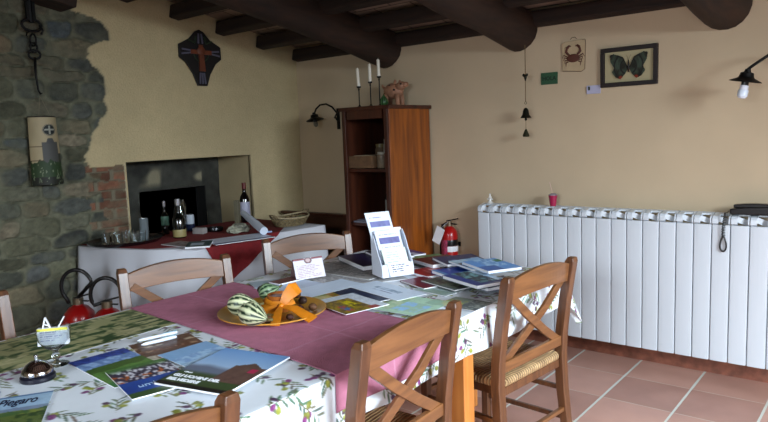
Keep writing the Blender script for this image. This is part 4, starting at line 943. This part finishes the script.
# glass candle holder wrapped with orange ribbon
hc = gp(281, 305, PZ+.03); hld = empty('candle_holder', (hc.x, hc.y, PZ+.008), 0, 'glass candle holder wrapped with a large orange ribbon on the ochre plate', 'candle holder')
MB().lathe([(0, 0), (.034, 0), (.042, .010), (.050, .05), (.050, .066), (.047, .066), (.047, .052), (.039, .013), (0, .008)], n=36).build('glass_bowl', mat('amber_holder', (.62, .36, .16), .2, coat=.4), hld, 'auto')
MB().lathe([(0, .05), (.046, .05), (.046, .056), (.02, .060), (0, .060)], n=30).build('candle', mat('lilac_wax', (.78, .72, .76), .35), hld, 'auto')
M_org = mat('orange_ribbon', (.82, .49, .10), .4, noise=.12, scale=25, spec=.4)
def ribbon(pts, wds, nrm):
    b = MB(); P_ = [q-hld.location for q in pts]; T_, B_ = [], []
    for i, q in enumerate(P_):
        t = (P_[min(i+1, len(P_)-1)]-P_[max(i-1, 0)]).normalized(); s_ = t.cross(nrm).normalized()*wds[i]/2; T_.append(q+s_); B_.append(q-s_)
    return b.strip(T_, B_, nrm*.004)
cdv = Vector((.58, -.72, .38)).normalized(); hv = Vector((.63, -.77, 0)); rv = Vector((.77, .63, 0)); K_ = Vector((hc.x, hc.y, 0))+hv*.058+rv*.010; K_.z = PZ+.040
e1, e2 = at(275, 326, 2, PZ+.012), at(313, 320, 2, PZ+.016)
for nm, pts_, ws_, nr in (('ribbon_tail', [K_, K_.lerp(e1, .4)+Vector((0, 0, .008)), e1], [.016, .026, .034], Vector((.3, -.35, .9)).normalized()),
                      ('ribbon_tail', [K_, K_.lerp(e2, .45)+Vector((0, 0, .012)), e2], [.018, .032, .042], Vector((.3, -.35, .9)).normalized()),
                      ('ribbon_loop', [K_, K_+rv*.022+Vector((0, 0, .035)), K_+rv*.048-hv*.01+Vector((0, 0, .060)), K_+rv*.066-hv*.03+Vector((0, 0, .064))], [.018, .040, .056, .042], cdv),
                      ('ribbon_loop', [K_, K_-rv*.03+Vector((0, 0, -.010)), K_-rv*.062-hv*.012+Vector((0, 0, -.008)), K_-rv*.080-hv*.035+Vector((0, 0, .0))], [.016, .034, .042, .036], cdv),
                      ('ribbon_band', [K_+Vector((0, 0, .012)), K_-rv*.035-hv*.006+Vector((0, 0, .010)), K_-rv*.062-hv*.03+Vector((0, 0, .016)), K_-rv*.070-hv*.055+Vector((0, 0, .02))], [.014, .016, .018, .02], cdv),
                      ('ribbon_band', [K_+Vector((0, 0, .008)), K_+rv*.022-hv*.006+Vector((0, 0, .010)), K_+rv*.045-hv*.03+Vector((0, 0, .014))], [.022, .026, .03], cdv)):
    ribbon(pts_, ws_, nr).build(nm, M_org, hld, 'auto')
MB().ell(K_-hld.location+cdv*.004, (.011, .011, .012), 10).build('ribbon_knot', M_org, hld, True)
def nut(px, py, r, col, label, name='walnut', sc_=(1, .85, .8)):
    q = gp(px, py, PZ+.01); d_ = math.hypot(q.x-pcx, q.y-pcy); zz_ = PZ+.005+max(0, d_-.12)*.20
    o = MB().ell((0, 0, 0), (r*sc_[0], r*sc_[1], r*sc_[2]), 16).build(name, mat(name+str(col), col, .55, noise=.25, scale=90, bump=.6), None, True)
    o.location = (q.x, q.y, zz_+r*sc_[2]); tag(o, label, name, 'nuts on the ochre plate')
WN, CN = (.36, .24, .15), (.24, .12, .08)
nut(268, 323, .017, WN, 'walnut on the ochre plate in front of the right striped gourd')
nut(313, 311, .018, WN, 'walnut lying alone near the right rim of the ochre plate')
nut(300, 310, .016, CN, 'dark chestnut beside the walnut at the right of the ochre plate', 'chestnut')
nut(303, 304, .019, (.20, .13, .11), 'dark nut behind the chestnut at the right of the ochre plate', 'chestnut')
nut(297, 300, .018, CN, 'dark chestnut next to the orange ribbon at the right of the ochre plate', 'chestnut')
nut(290, 320, .015, CN, 'chestnut between the two hanging ends of the orange ribbon', 'chestnut')
nut(262, 298, .020, (.12, .08, .07), 'dark nut behind the right striped gourd', 'chestnut')

# ================================================================= PAPERS IN THE MIDDLE
ZP = TT+.004
sheet('newspaper', (300, 266), (372, 258), (318, 290), ZP-.003, .002, textblock((.70, .70, .70), (.50, .50, .52), 16, .05, .95, .05, .95, 3, .5), 'grey newspaper lying behind the folded tent card', 'newspaper', m=M_matt)
sheet('newspaper', (345, 262), (392, 268), (330, 274), ZP, .002, textblock((.60, .59, .58), (.36, .36, .38), 10, .05, .95, .05, .95, 6, .5), 'darker grey newspaper in front of the big navy book', 'newspaper', m=M_matt)
sheet('paper_sheet', (246, 283), (292, 277), (270, 297), ZP, .001, plain((.62, .68, .72), .04), 'leftmost white paper of the pile behind the plate', 'paper', m=M_matt)
sheet('paper_sheet', (262, 286), (305, 276), (284, 300), ZP+.003, .0015, plain((.74, .80, .88), .02), 'second white paper of the pile behind the plate', 'paper', m=M_matt)
sheet('paper_sheet', (285, 292), (345, 278), (300, 300), ZP+.006, .0015, plain((.80, .86, .93), .02), 'topmost white paper of the pile, under the tent card', 'paper', m=M_matt)
sheet('leaflet', (272, 281), (298, 275), (276, 285), ZP+.008, .006, plain((.40, .22, .22), .1), 'dark reddish leaflet left of the tent card', 'leaflet')
sheet('leaflet', (303, 294), (338, 288), (310, 302), ZP+.003, .002, zones((.45, .50, .28), [(0, 1, 0, .3, (.60, .66, .75)), (.55, 1, .3, 1, (.62, .42, .10), (.4, .45, .15)), (0, .55, .6, 1, (.75, .70, .45))], .1), 'small green and yellow leaflet right of the ochre plate', 'leaflet')
sheet('leaflet', (345, 280), (390, 296.5), (323, 288), ZP+.002, .003, zones((.12, .17, .28), [(.1, .3, .2, .35, (.55, .60, .70)), (.5, .75, .55, .7, (.42, .48, .58), (.15, .2, .3))], .06), 'long navy blue leaflet beside the yellow and brown brochure', 'leaflet')
sheet('map_sheet', (375, 280), (425, 293), (350, 287), ZP+.006, .002, zones((.82, .88, .95), [(.25, .75, .35, .55, (.55, .64, .74), (.74, .82, .9)), (.3, .7, .62, .68, (.5, .55, .68), (.72, .8, .9))], .03), 'pale blue sheet with small print in front of the leaflet holder', 'leaflet', m=M_matt)
sheet('brochure', (349, 292), (386, 303), (313, 303), ZP+.006, .003, zones((.80, .84, .88), [(.22, 1, .30, 1, (.42, .34, .18), (.60, .52, .12)), (.34, .75, .42, .60, (.80, .74, .10), (.35, .3, .15)), (.55, .9, .70, .85, (.25, .42, .62), (.7, .3, .2)), (.85, 1, .2, .4, (.6, .2, .15))], .12, 18), 'white and brown brochure with a yellow title right of the plate', 'brochure')
sheet('map_sheet', (406, 295), (454, 302), (370, 308.5), ZP+.004, .0015, zones((.70, .84, .74), [(.25, .85, .35, .85, (.60, .78, .92), (.64, .78, .70), 1), (0, .3, .1, .9, (.60, .74, .58), (.72, .80, .66), 1), (.6, 1, 0, .3, (.72, .74, .56), (.6, .74, .66), 1)], .05, 8), 'green and pale blue map at the table edge behind the foreground chair', 'map', m=M_matt)
sheet('leaflet', (452, 296), (490, 302), (440, 305), ZP, .002, zones((.50, .55, .50), [(0, .5, .3, .9, (.68, .70, .30), (.5, .55, .5)), (.5, 1, 0, 1, (.30, .34, .36), (.55, .58, .55))], .1), 'muted green leaflet at the table edge below the blue landscape book', 'leaflet')
sheet('leaflet', (430, 284), (462, 290), (415, 290), ZP-.002, .003, zones((.66, .74, .74), [(.1, .9, .5, .9, (.55, .66, .62))], .05), 'pale green strip leaflet in front of the dark red booklet', 'leaflet')
# tent card
tcx = at(312, 283, 2, ZP+.008); tn = empty('tent_card', (1.925, -1.835, ZP+.0085), 1.22, 'small white folded tent card with a crest standing on the papers', 'card')
n = 40; U, V_ = np.meshgrid(np.linspace(0, 1, n), np.linspace(0, 1, n), indexing='ij')
fc = textblock((.84, .83, .87), (.62, .40, .46), 8, .1, .9, .35, .95, 5, .35)(U, V_)
rr_ = np.hypot((U-.5)*1.2, V_-.12); fc = np.where((rr_ < .16)[..., None], np.array((.42, .30, .32)), fc); fc = np.where((rr_ < .09)[..., None], np.array((.75, .66, .66)), fc); fc = np.where(((V_ < .09) & (np.abs(U-.5) > .12))[..., None], np.array((.52, .30, .32)), fc)
gridmesh('front_panel', np.stack([(U-.5)*.150, -.035+V_*-.0+.035*(1-V_)*1.0, .092*(1-V_)], -1), fc, M_matt, tn, thick=0)
tn.children[0].modifiers.new('thickness', 'SOLIDIFY').thickness = .001
MB().bar((0, .033, 0), (0, .004, .091), .150, .001, (0, 1, 0)).build('back_panel', mat('card_back', (.55, .45, .45), .6), tn)
# leaflet holder
LHZ = .94
lh = empty('leaflet_holder', (2.240, -1.588, TT+.0125), 1.12, 'white acrylic leaflet holder with three tiers of leaflets standing on the table', 'leaflet holder')
M_acr = mat('white_acrylic', (.86, .89, .94), .25)
tilt = RX_(-.22)
hw_ = .080
MB().box((0, .045, .105), (2*hw_, .006, .215), tilt).build('back_panel', M_acr, lh, bevel=.002)
for s_ in (-1, 1): b = MB(); b.prism([(-.055, 0), (.055, 0), (.062, .18), (.052, .205), (.020, .17), (-.010, .115), (-.040, .075), (-.056, .04)], (s_*hw_-.002, 0, 0), (0, 1, 0), (0, 0, 1), (.004, 0, 0)); b.build('side_panel', M_acr, lh, bevel=.001)
MB().box((0, 0, .003), (2*hw_, .115, .006)).box((0, -.054, .030), (2*hw_, .004, .06), RX_(-.1)).build('front_lip', M_acr, lh, bevel=.001)
def lf(y0, z0, h, wd_, x, fn, label, rz=0):
    n = 44; U, V_ = np.meshgrid(np.linspace(0, 1, n), np.linspace(0, 1, n*2), indexing='ij')
    o = empty('leaflet', lh.location, lh.rotation_euler.z, label, 'leaflet', 'leaflets in the acrylic holder')
    a = .24; P = np.stack([x+(U-.5)*wd_+(V_-1)*rz, y0+(1-V_)*h*math.sin(a), z0+(1-V_)*h*math.cos(a)], -1)
    g = gridmesh('printed_face', P, fn(U, V_), M_matt, o); g.modifiers.new('thickness', 'SOLIDIFY').thickness = .006
def lfn(band, y0, y1, seed):
    tb_ = textblock((.85, .88, .93), (.50, .52, .68), 12, .12, .88, .12, .92, seed, .35)
    def f(U, V_):
        C = tb_(U, V_); C = np.where(((V_ > y0-.06) & (V_ < y1+.06))[..., None], np.array((.85, .88, .93)), C); return np.where(((V_ > y0) & (V_ < y1) & (U > .1) & (U < .92))[..., None], mix(np.array(band), np.array(band)*.75, vnoise(U*9, V_*9, seed)), C)
    return f
lf(.028, .10, .195, .125, -.012, lfn((.46, .48, .72), .22, .36, 3), 'topmost rear leaflet in the white acrylic holder', .03)
lf(-.005, .060, .150, .128, .006, lfn((.42, .42, .68), .22, .42, 4), 'middle leaflet with a violet band in the white acrylic holder', .02)
lf(-.035, .022, .105, .122, .012, textblock((.84, .88, .84), (.60, .64, .66), 7, .12, .8, .15, .9, 7, .3), 'pale leaflet below the violet band in the white acrylic holder', .015)
lf(-.064, .002, .062, .118, .014, textblock((.86, .88, .94), (.34, .34, .42), 4, .12, .9, .12, .75, 9, .5), 'frontmost lowest leaflet with dark title in the white acrylic holder', .01)

# ================================================================= BOOKS AT THE FAR END
def bk(cx, cy, deg, lx, ly, z0, z1, fn, label):
    a = math.radians(deg); ux, uy = math.cos(a), math.sin(a); vx, vy = uy, -ux
    p0 = (cx-ux*lx/2-vx*ly/2, cy-uy*lx/2-vy*ly/2); p1 = (p0[0]+ux*lx, p0[1]+uy*lx); p2 = (p0[0]+vx*ly, p0[1]+vy*ly)
    return sheet('book', p0, p1, p2, z0, z1-z0, fn, label, 'book', 'books and guides at the far end of the table', pages=True)
bk(1.955, -1.40, -26, .34, .25, .762, .784, zones((.15, .14, .30), [(.2, .7, .3, .42, (.40, .40, .6), (.15, .14, .30))], .1), 'thick navy book with white page edges left of the leaflet holder')
bk(1.99, -1.30, -30, .26, .18, .785, .797, plain((.13, .10, .20), .12), 'dark book lying on the thick navy book left of the leaflet holder')
bk(1.975, -1.105, -20, .16, .12, .756, .766, zones((.36, .28, .54), [(.5, 1, .3, .9, (.78, .80, .90))], .1), 'violet and white booklet farthest back beside the cabinet')
bk(2.165, -1.19, -30, .20, .21, .756, .765, zones((.40, .56, .38), [(.1, .6, .5, .7, (.60, .72, .54))], .08), 'pale green booklet behind the red books')
bk(2.29, -1.265, -23, .19, .21, .766, .785, zones((.36, .12, .13), [(.2, .6, .6, .7, (.55, .3, .3))], .1), 'dark brick red book on the pale green booklet')
bk(2.405, -1.265, -34, .20, .215, .786, .798, zones((.10, .16, .36), [(.50, .95, .04, .24, (.66, .72, .84)), (.2, .7, .6, .7, (.3, .38, .58), (.10, .16, .36))], .08), 'dark slate blue book with a white strip near the radiator end')
bk(2.55, -1.36, -29, .23, .16, .799, .808, zones((.52, .70, .86), [(.35, .75, .45, .95, (.42, .30, .26), (.5, .6, .7)), (0, .35, .5, 1, (.66, .78, .86))], .08), 'light blue book in the middle of the far row')
bk(2.66, -1.405, -30, .24, .17, .809, .822, zones((.34, .58, .84), [(0, .7, .1, .7, (.62, .78, .92), (.36, .58, .82)), (.15, .35, 0, .2, (.15, .45, .3)), (.6, 1, .5, 1, (.18, .38, .66))], .06), 'sky blue cover book topmost at the right end of the far row')
bk(2.36, -1.455, -17, .17, .16, .756, .768, zones((.58, .10, .13), [(.25, .55, .3, .4, (.80, .55, .55)), (.25, .8, .55, .65, (.72, .4, .4), (.58, .10, .13))], .06), 'bright red book with pale lettering right of the leaflet holder')
bk(2.455, -1.635, -22, .20, .14, .756, .7635, zones((.40, .06, .17), [(.4, .9, .2, .6, (.55, .3, .38), (.40, .06, .17))], .08), 'dark crimson booklet just right of the leaflet holder foot')
bk(2.575, -1.615, -19, .24, .14, .7645, .770, zones((.34, .38, .36), [(.2, .9, .2, .8, (.44, .50, .40), (.28, .22, .24))], .12), 'thin grey green booklet under the blue landscape cover book')
bk(2.52, -1.475, -25, .20, .15, .7705, .785, zones((.06, .22, .58), [(0, 1, .85, 1, (.3, .5, .70))], .06), 'royal blue book in front of the slate blue book')
bk(2.69, -1.595, -22, .25, .17, .786, .801, zones((.07, .20, .50), [(0, .85, 0, .20, (.74, .84, .92)), (0, .85, .20, .72, (.40, .60, .62), (.08, .16, .22), 1)], .1, 10), 'blue landscape cover book topmost of the near row beside the right chair')
bk(2.765, -1.60, -22, .12, .12, .7705, .785, zones((.08, .15, .38), [(.1, .6, .3, .6, (.3, .4, .55))], .08), 'dark blue book at the table edge under the blue landscape cover book')

# ================================================================= SIDEBOARD
SBZ = .79
sbt = empty('side_table', (.44, -1.3, 0), 0, 'side table before the fireplace hidden under white and red cloths', 'side table')
topoly = [(.035, -2.00), (.40, -1.935), (.64, -1.85), (.77, -1.74), (.81, -1.60), (.82, -1.2), (.84, -.9), (.86, -.62), (.035, -.60)]
MB().prism([(x-.44, y+1.3) for x, y in topoly], (0, 0, .755), (1, 0, 0), (0, 1, 0), (0, 0, .03)).build('tabletop', W_cabd, sbt)
for x, y in ((.10, -1.9), (.66, -1.72), (.76, -.70), (.10, -.70)): MB().box((x-.44, y+1.3, .3775), (.05, .05, .755)).build('leg', W_cabd, sbt, bevel=.003)
per = topoly[:-1]; segs = []
dense = []
for (x0, y0), (x1, y1) in zip(per, per[1:]):
    k_ = max(1, int(math.hypot(x1-x0, y1-y0)/.02))
    for i in range(k_): dense.append((x0+(x1-x0)*i/k_, y0+(y1-y0)*i/k_))
dense.append(per[-1]); D_ = np.array(dense)
for _ in range(3): D_[1:-1] = (D_[:-2]+D_[1:-1]*2+D_[2:])/4
tg_ = np.gradient(D_, axis=0); nrm_ = np.stack([-tg_[:, 1], tg_[:, 0]], -1)*-1; nrm_ /= np.linalg.norm(nrm_, axis=1)[:, None]
arcl = np.concatenate([[0], np.cumsum(np.linalg.norm(np.diff(D_, axis=0), axis=1))])
zs_ = np.concatenate([[SBZ+.003], np.linspace(SBZ+.001, .16, 34)]); P = []
for j, z in enumerate(zs_):
    dr = (SBZ-z); off = .006+.05*np.clip(dr/.6, 0, 1)*(1+np.sin(arcl*21+.6)*.55+np.sin(arcl*47)*.18) if j else 0*arcl-.0
    P.append(np.stack([D_[:, 0]+nrm_[:, 0]*off, D_[:, 1]+nrm_[:, 1]*off, np.full(len(D_), z)], -1))
P = np.array(P)
inner = P[0].copy(); inner[:, 0] = .035; inner[:, 1] = np.interp(arcl, [0, arcl[-1]], [-2.0, -.60])
P = np.concatenate([inner[None], P], 0)
wc_ = gridmesh('white_tablecloth', P, np.array((.78, .79, .82)), vcol('white_linen', .8, .3, .3, 300)); tag(wc_, 'white cloth hanging to the floor around the side table', 'tablecloth')
wc_.modifiers.new('thickness', 'SOLIDIFY').thickness = .002
RZ_ = SBZ+.0065
ap = at(230, 287, 0, .875)
top_r = [(.03, -1.985), (.28, -1.955), (.60, -1.86), (.815, -1.62), (.832, -1.02), (.50, -.63), (.04, -.63)]
b = MB(); b.prism(top_r, (0, 0, RZ_), (1, 0, 0), (0, 1, 0), (0, 0, .0015))
# triangle hanging down the front, following the cloth
nt_ = 14; rows_ = []
for i in range(nt_+1):
    t = i/nt_; z = RZ_+.0015-(RZ_-ap.z)*t; ya, yb_ = -1.62+(ap.y+1.62)*t, -1.02+(ap.y+1.02)*t; row_ = []
    for j in range(nt_+1):
        y = ya+(yb_-ya)*j/nt_; ix = np.interp(y, D_[:, 1], arcl); bx0 = np.interp(y, D_[:, 1], D_[:, 0]); dr = SBZ-z
        off = .006+.05*max(0, min(dr/.6, 1))*(1+math.sin(ix*21+.6)*.55+math.sin(ix*47)*.18) if i else 0
        row_.append(b.bm.verts.new((bx0+off+(.009 if i else .002), y, z)))
    rows_.append(row_)
for A, B in zip(rows_, rows_[1:]):
    for k_ in range(nt_):
        b.bm.faces.new((A[k_], A[k_+1], B[k_+1], B[k_]))
put('red_tablecloth', b, mat('red_cloth', (.48, .07, .10), .8, noise=.08, scale=40, bump=.2), 'dark red cloth on the side table with a corner hanging down in front', 'tablecloth', smooth=None)
SZ = RZ_+.0022
# tray with glasses
try_ = put('tray', MB().lathe([(0, .002), (.185, .002), (.20, .014), (.206, .022), (.209, .020), (.203, .010), (.19, -.001), (0, -.001)], n=48, sx=1, sy=1.12), mat('dark_tray', (.09, .06, .07), .25, coat=.3), 'large round dark tray on the left end of the side table', 'tray', None, (.235, -1.795, SZ+.0012))
GL = [(.20, -1.905, .070, .028), (.29, -1.87, .064, .029), (.26, -1.80, .070, .028), (.36, -1.80, .066, .028), (.32, -1.73, .068, .028), (.18, -1.73, .066, .028), (.16, -1.82, .066, .028)]
names_ = ['leftmost small drinking glass on the dark tray', 'small drinking glass second from the left at the tray front', 'small drinking glass in the middle of the dark tray', 'small drinking glass at the front rim of the dark tray', 'small drinking glass in front of the stacked glasses', 'small drinking glass at the back of the dark tray', 'small drinking glass at the back left of the dark tray']
for (x, y, h, r), lb in zip(GL, names_):
    put('drinking_glass', MB().lathe([(0, 0), (r*.72, 0), (r*.8, .004), (r, h), (r*.94, h), (r*.74, .009), (0, .008)], n=24), M_glass, lb, 'glass', 'small glasses on the tray', (x, y, SZ+.0035))
M_gl2 = mat('frosted_glass', (.62, .66, .68), .2, coat=.3, trans=.6)
b = MB()
for k_ in range(5): b.lathe([(.022, .02*k_), (.029, .02*k_+.05), (.030, .02*k_+.055), (.027, .02*k_+.055), (.020, .02*k_+.004), (0, .02*k_+.003)] if k_ else [(0, 0), (.022, 0), (.029, .05), (.030, .055), (.027, .055), (.020, .004), (0, .003)], n=22)
put('plastic_cup', b, M_gl2, 'column of nested clear plastic cups on the right of the dark tray', 'cups', None, (.245, -1.665, SZ+.0035))
M_cap = mat('silver_cap', (.7, .7, .72), .25, .8)
q = at(166, 234, 2, SZ); bottle('bottle', (q.x, q.y, SZ), .225, .026, M_dglass, M_cap, 'slim dark bottle with a silver cap and green label, leftmost before the fireplace', mat('green_label', (.30, .45, .38), .5), neck=.4)
q = at(180, 237.5, 2, SZ); bottle('bottle', (q.x, q.y, SZ), .255, .042, M_dglass, M_cap, 'dark bottle with a cream label in front of the firebox', mat('cream_label', (.58, .53, .34), .5), neck=.45, lz=(.03, .22))
q = at(187, 233, 2, SZ); jg = empty('glass_jug', (q.x-.10, q.y+.02, SZ), 0, 'clear glass jug with a handle behind the white candle', 'jug')
MB().lathe([(0, 0), (.038, 0), (.042, .01), (.046, .10), (.034, .17), (.030, .20), (.034, .225), (.031, .225), (.027, .20), (.031, .17), (.043, .10), (.038, .012), (0, .008)], n=30).build('jug_body', M_glass, jg, 'auto')
MB().path([(.033, .0, .20), (.055, .008, .205), (.068, .01, .17), (.060, .006, .12), (.045, .0, .10)], .005, 8).build('handle', M_glass, jg, True)
q = at(191, 231, 2, SZ); cnd = put('pillar_candle', MB().lathe([(0, .03), (.024, .03), (.027, .034), (.027, .115), (.022, .118), (0, .116)], n=24), mat('pillar_white', (.72, .76, .80), .4), 'white pillar candle in a blue cup on the side table', 'candle', None, (q.x, q.y, SZ))
put('candle_cup', MB().lathe([(0, 0), (.024, 0), (.030, .03), (.0305, .052), (.0285, .052), (.028, .031), (.02, .028), (0, .028)], n=24), mat('blue_cup', (.08, .12, .22), .3, coat=.3), 'dark blue cup under the white pillar candle', 'cup', None, (q.x, q.y, SZ))
q = at(200, 234, 2, SZ); put('small_box', MB().box((0, 0, .019), (.085, .05, .038), RZ(.3)).box((0, 0, .039), (.08, .046, .003), RZ(.3)), mat('box_white', (.60, .58, .57), .5), 'small whitish box right of the pillar candle', 'box', None, (q.x-.02, q.y+.015, SZ), bevel=.002)
q = at(215, 231, 2, SZ); put('ashtray', MB().lathe([(0, 0), (.05, 0), (.058, .012), (.056, .026), (.050, .026), (.045, .010), (0, .008)], n=30), M_chrome if False else mat('dark_metal', (.16, .16, .17), .25, .8), 'small round dark metal bowl by the niche edge', 'bowl', None, (q.x, q.y, SZ))
q = at(160, 236, 2, SZ); put('cork_bowl', MB().lathe([(0, 0), (.03, 0), (.04, .018), (.036, .018), (.028, .006), (0, .005)], n=24), M_dglass, 'small dark dish between the tray and the slim bottle', 'bowl', None, (q.x, q.y, SZ))
q = at(246, 222, 2, SZ); bottle('wine_bottle', (q.x, q.y, SZ), .30, .037, M_wine, mat('red_foil', (.36, .08, .07), .4), 'dark red wine bottle with a red capsule and white label right of the fireplace', mat('white_label', (.66, .66, .74), .5), neck=.34, cat='wine bottle', lz=(.18, .52))
put('wine_carton', MB().box((0, 0, .085), (.035, .03, .17), RZ(.4)), mat('carton_tan', (.42, .40, .32), .6, noise=.1), 'narrow tan carton just left of the wine bottle', 'carton', None, (q.x-.03, q.y-.055, SZ), bevel=.002)
# crumpled paper wrapping and rolled paper
ra, rb = at(243, 213, 0, .42), at(264, 231, 2, SZ+.03); rb.z = max(rb.z, SZ+.028)
put('paper_roll', MB().path([ra, ra.lerp(rb, .3), ra.lerp(rb, .7), rb], [.020, .024, .027, .026], 16), mat('roll_paper', (.80, .84, .90), .5), 'white paper roll leaning on the crumpled wrapping in front of the wine bottle', 'paper roll')
b = MB(); rs = np.random.RandomState(5)
bmesh.ops.create_icosphere(b.bm, subdivisions=3, radius=1)
for v in b.bm.verts:
    n_ = mnoise.noise(v.co*2.3+Vector((3, 1, 0)))*.45+mnoise.noise(v.co*5)*.25; v.co = Vector((v.co.x*.05, v.co.y*.085, max(v.co.z, -.55)*.035))*(1+n_)
zmin_ = min(v.co.z for v in b.bm.verts)
for v in b.bm.verts: v.co.z -= zmin_
q = at(239, 231, 2, SZ+.01); put('crumpled_wrapping', b, mat('wrapping', (.52, .52, .46), .5, noise=.5, scale=28), 'crumpled patterned wrapping left of the white paper roll', 'wrapping', None, (q.x, q.y, SZ+.001), smooth=None)
# basket
q = at(283, 226, 2, SZ+.02); bs = empty('wicker_basket', (.66, -.765, SZ), .15, 'shallow oval wicker basket at the right end of the side table', 'basket')
M_wk = mat('wicker', (.46, .40, .28), .7, noise=.3, scale=70)
b = MB(); n_ = 44
for lev in range(5):
    rr = .85+.05*lev; z = .010+.010*lev
    b.path([(.10*rr*math.cos(a), .155*rr*math.sin(a), z+.003*(1 if (k_+lev) % 2 else -1)) for k_, a in enumerate(np.linspace(0, 2*PI, n_+1)[:-1])], .0045, 6, closed=True)
for a in np.linspace(0, 2*PI, 23)[:-1]: b.path([(.083*math.cos(a), .130*math.sin(a), .004), (.105*math.cos(a), .163*math.sin(a), .058)], .003, 5)
b.lathe([(0, .002), (.9, .002), (.9, .008), (0, .008)], n=36, M=Matrix.Diagonal((.095, .145, 1, 1))); b.build('basket_body', M_wk, bs)
MB().path([(.11*math.cos(a), .170*math.sin(a), .060+.014*abs(math.sin(a))**4) for a in np.linspace(0, 2*PI, n_+1)[:-1]], .006, 8, closed=True).build('rim', mat('wicker_pale', (.62, .56, .44), .6, noise=.2, scale=60), bs, True)
for s_ in (-1, 1): MB().path([(-.03, s_*.165, .065), (-.022, s_*.195, .092), (.022, s_*.195, .092), (.03, s_*.165, .065)], .005, 8).build('handle', M_wk, bs, True)
for i, (x, y, c_, lb) in enumerate([(.0, -.07, (.42, .40, .36), 'grey sachet in the basket, nearest the paper roll'), (.01, .0, (.50, .46, .40), 'tan sachet in the middle of the basket'), (.0, .07, (.30, .36, .24), 'green sachet at the right of the basket')]):
    o = put('sachet', MB().box((0, 0, 0), (.10, .06, .016), RY_(-.35) @ RZ(.1*i)), mat('sachet%d' % i, c_, .5, noise=.3, scale=40), lb, 'sachet', 'sachets in the basket', (.66+x, -.765+y, SZ+.038), bevel=.004)
# long leaflets and the folded items in front
sheet('leaflet', (205, 240), (262, 232.5), (212, 245.5), SZ, .003, zones((.82, .85, .92), [(0, 1, .8, .92, (.40, .42, .60))], .03), 'long white and blue leaflet strip along the front of the red cloth', 'leaflet', m=M_matt)
sheet('leaflet', (165, 243.5), (184, 240), (178, 247.5), SZ, .004, zones((.56, .50, .50), [(.2, .8, .3, .7, (.62, .60, .60), (.36, .28, .3))], .15), 'small crumpled pale leaflet in front of the cream label bottle', 'leaflet', m=M_matt)
sheet('leaflet', (184, 242), (208, 240.5), (190, 247), SZ+.0035, .010, zones((.13, .26, .28), [(.15, .7, .3, .75, (.66, .72, .78))], .08), 'small dark teal packet with a white label on the long leaflet end', 'packet', m=M_matt)
pk = at(266, 234, 2, SZ); put('marker', MB().lathe([(0, 0), (.007, 0), (.007, .075), (.004, .08), (0, .08)], (0, 0, .0075), 12, RY_(PI/2)), mat('marker_blue', (.62, .68, .84), .4), 'short white marker at the end of the long leaflet strip', 'marker', None, (pk.x-.02, pk.y-.03, SZ+.0035))
bpy.data.objects['marker'].rotation_euler = (0, 0, 1.2)
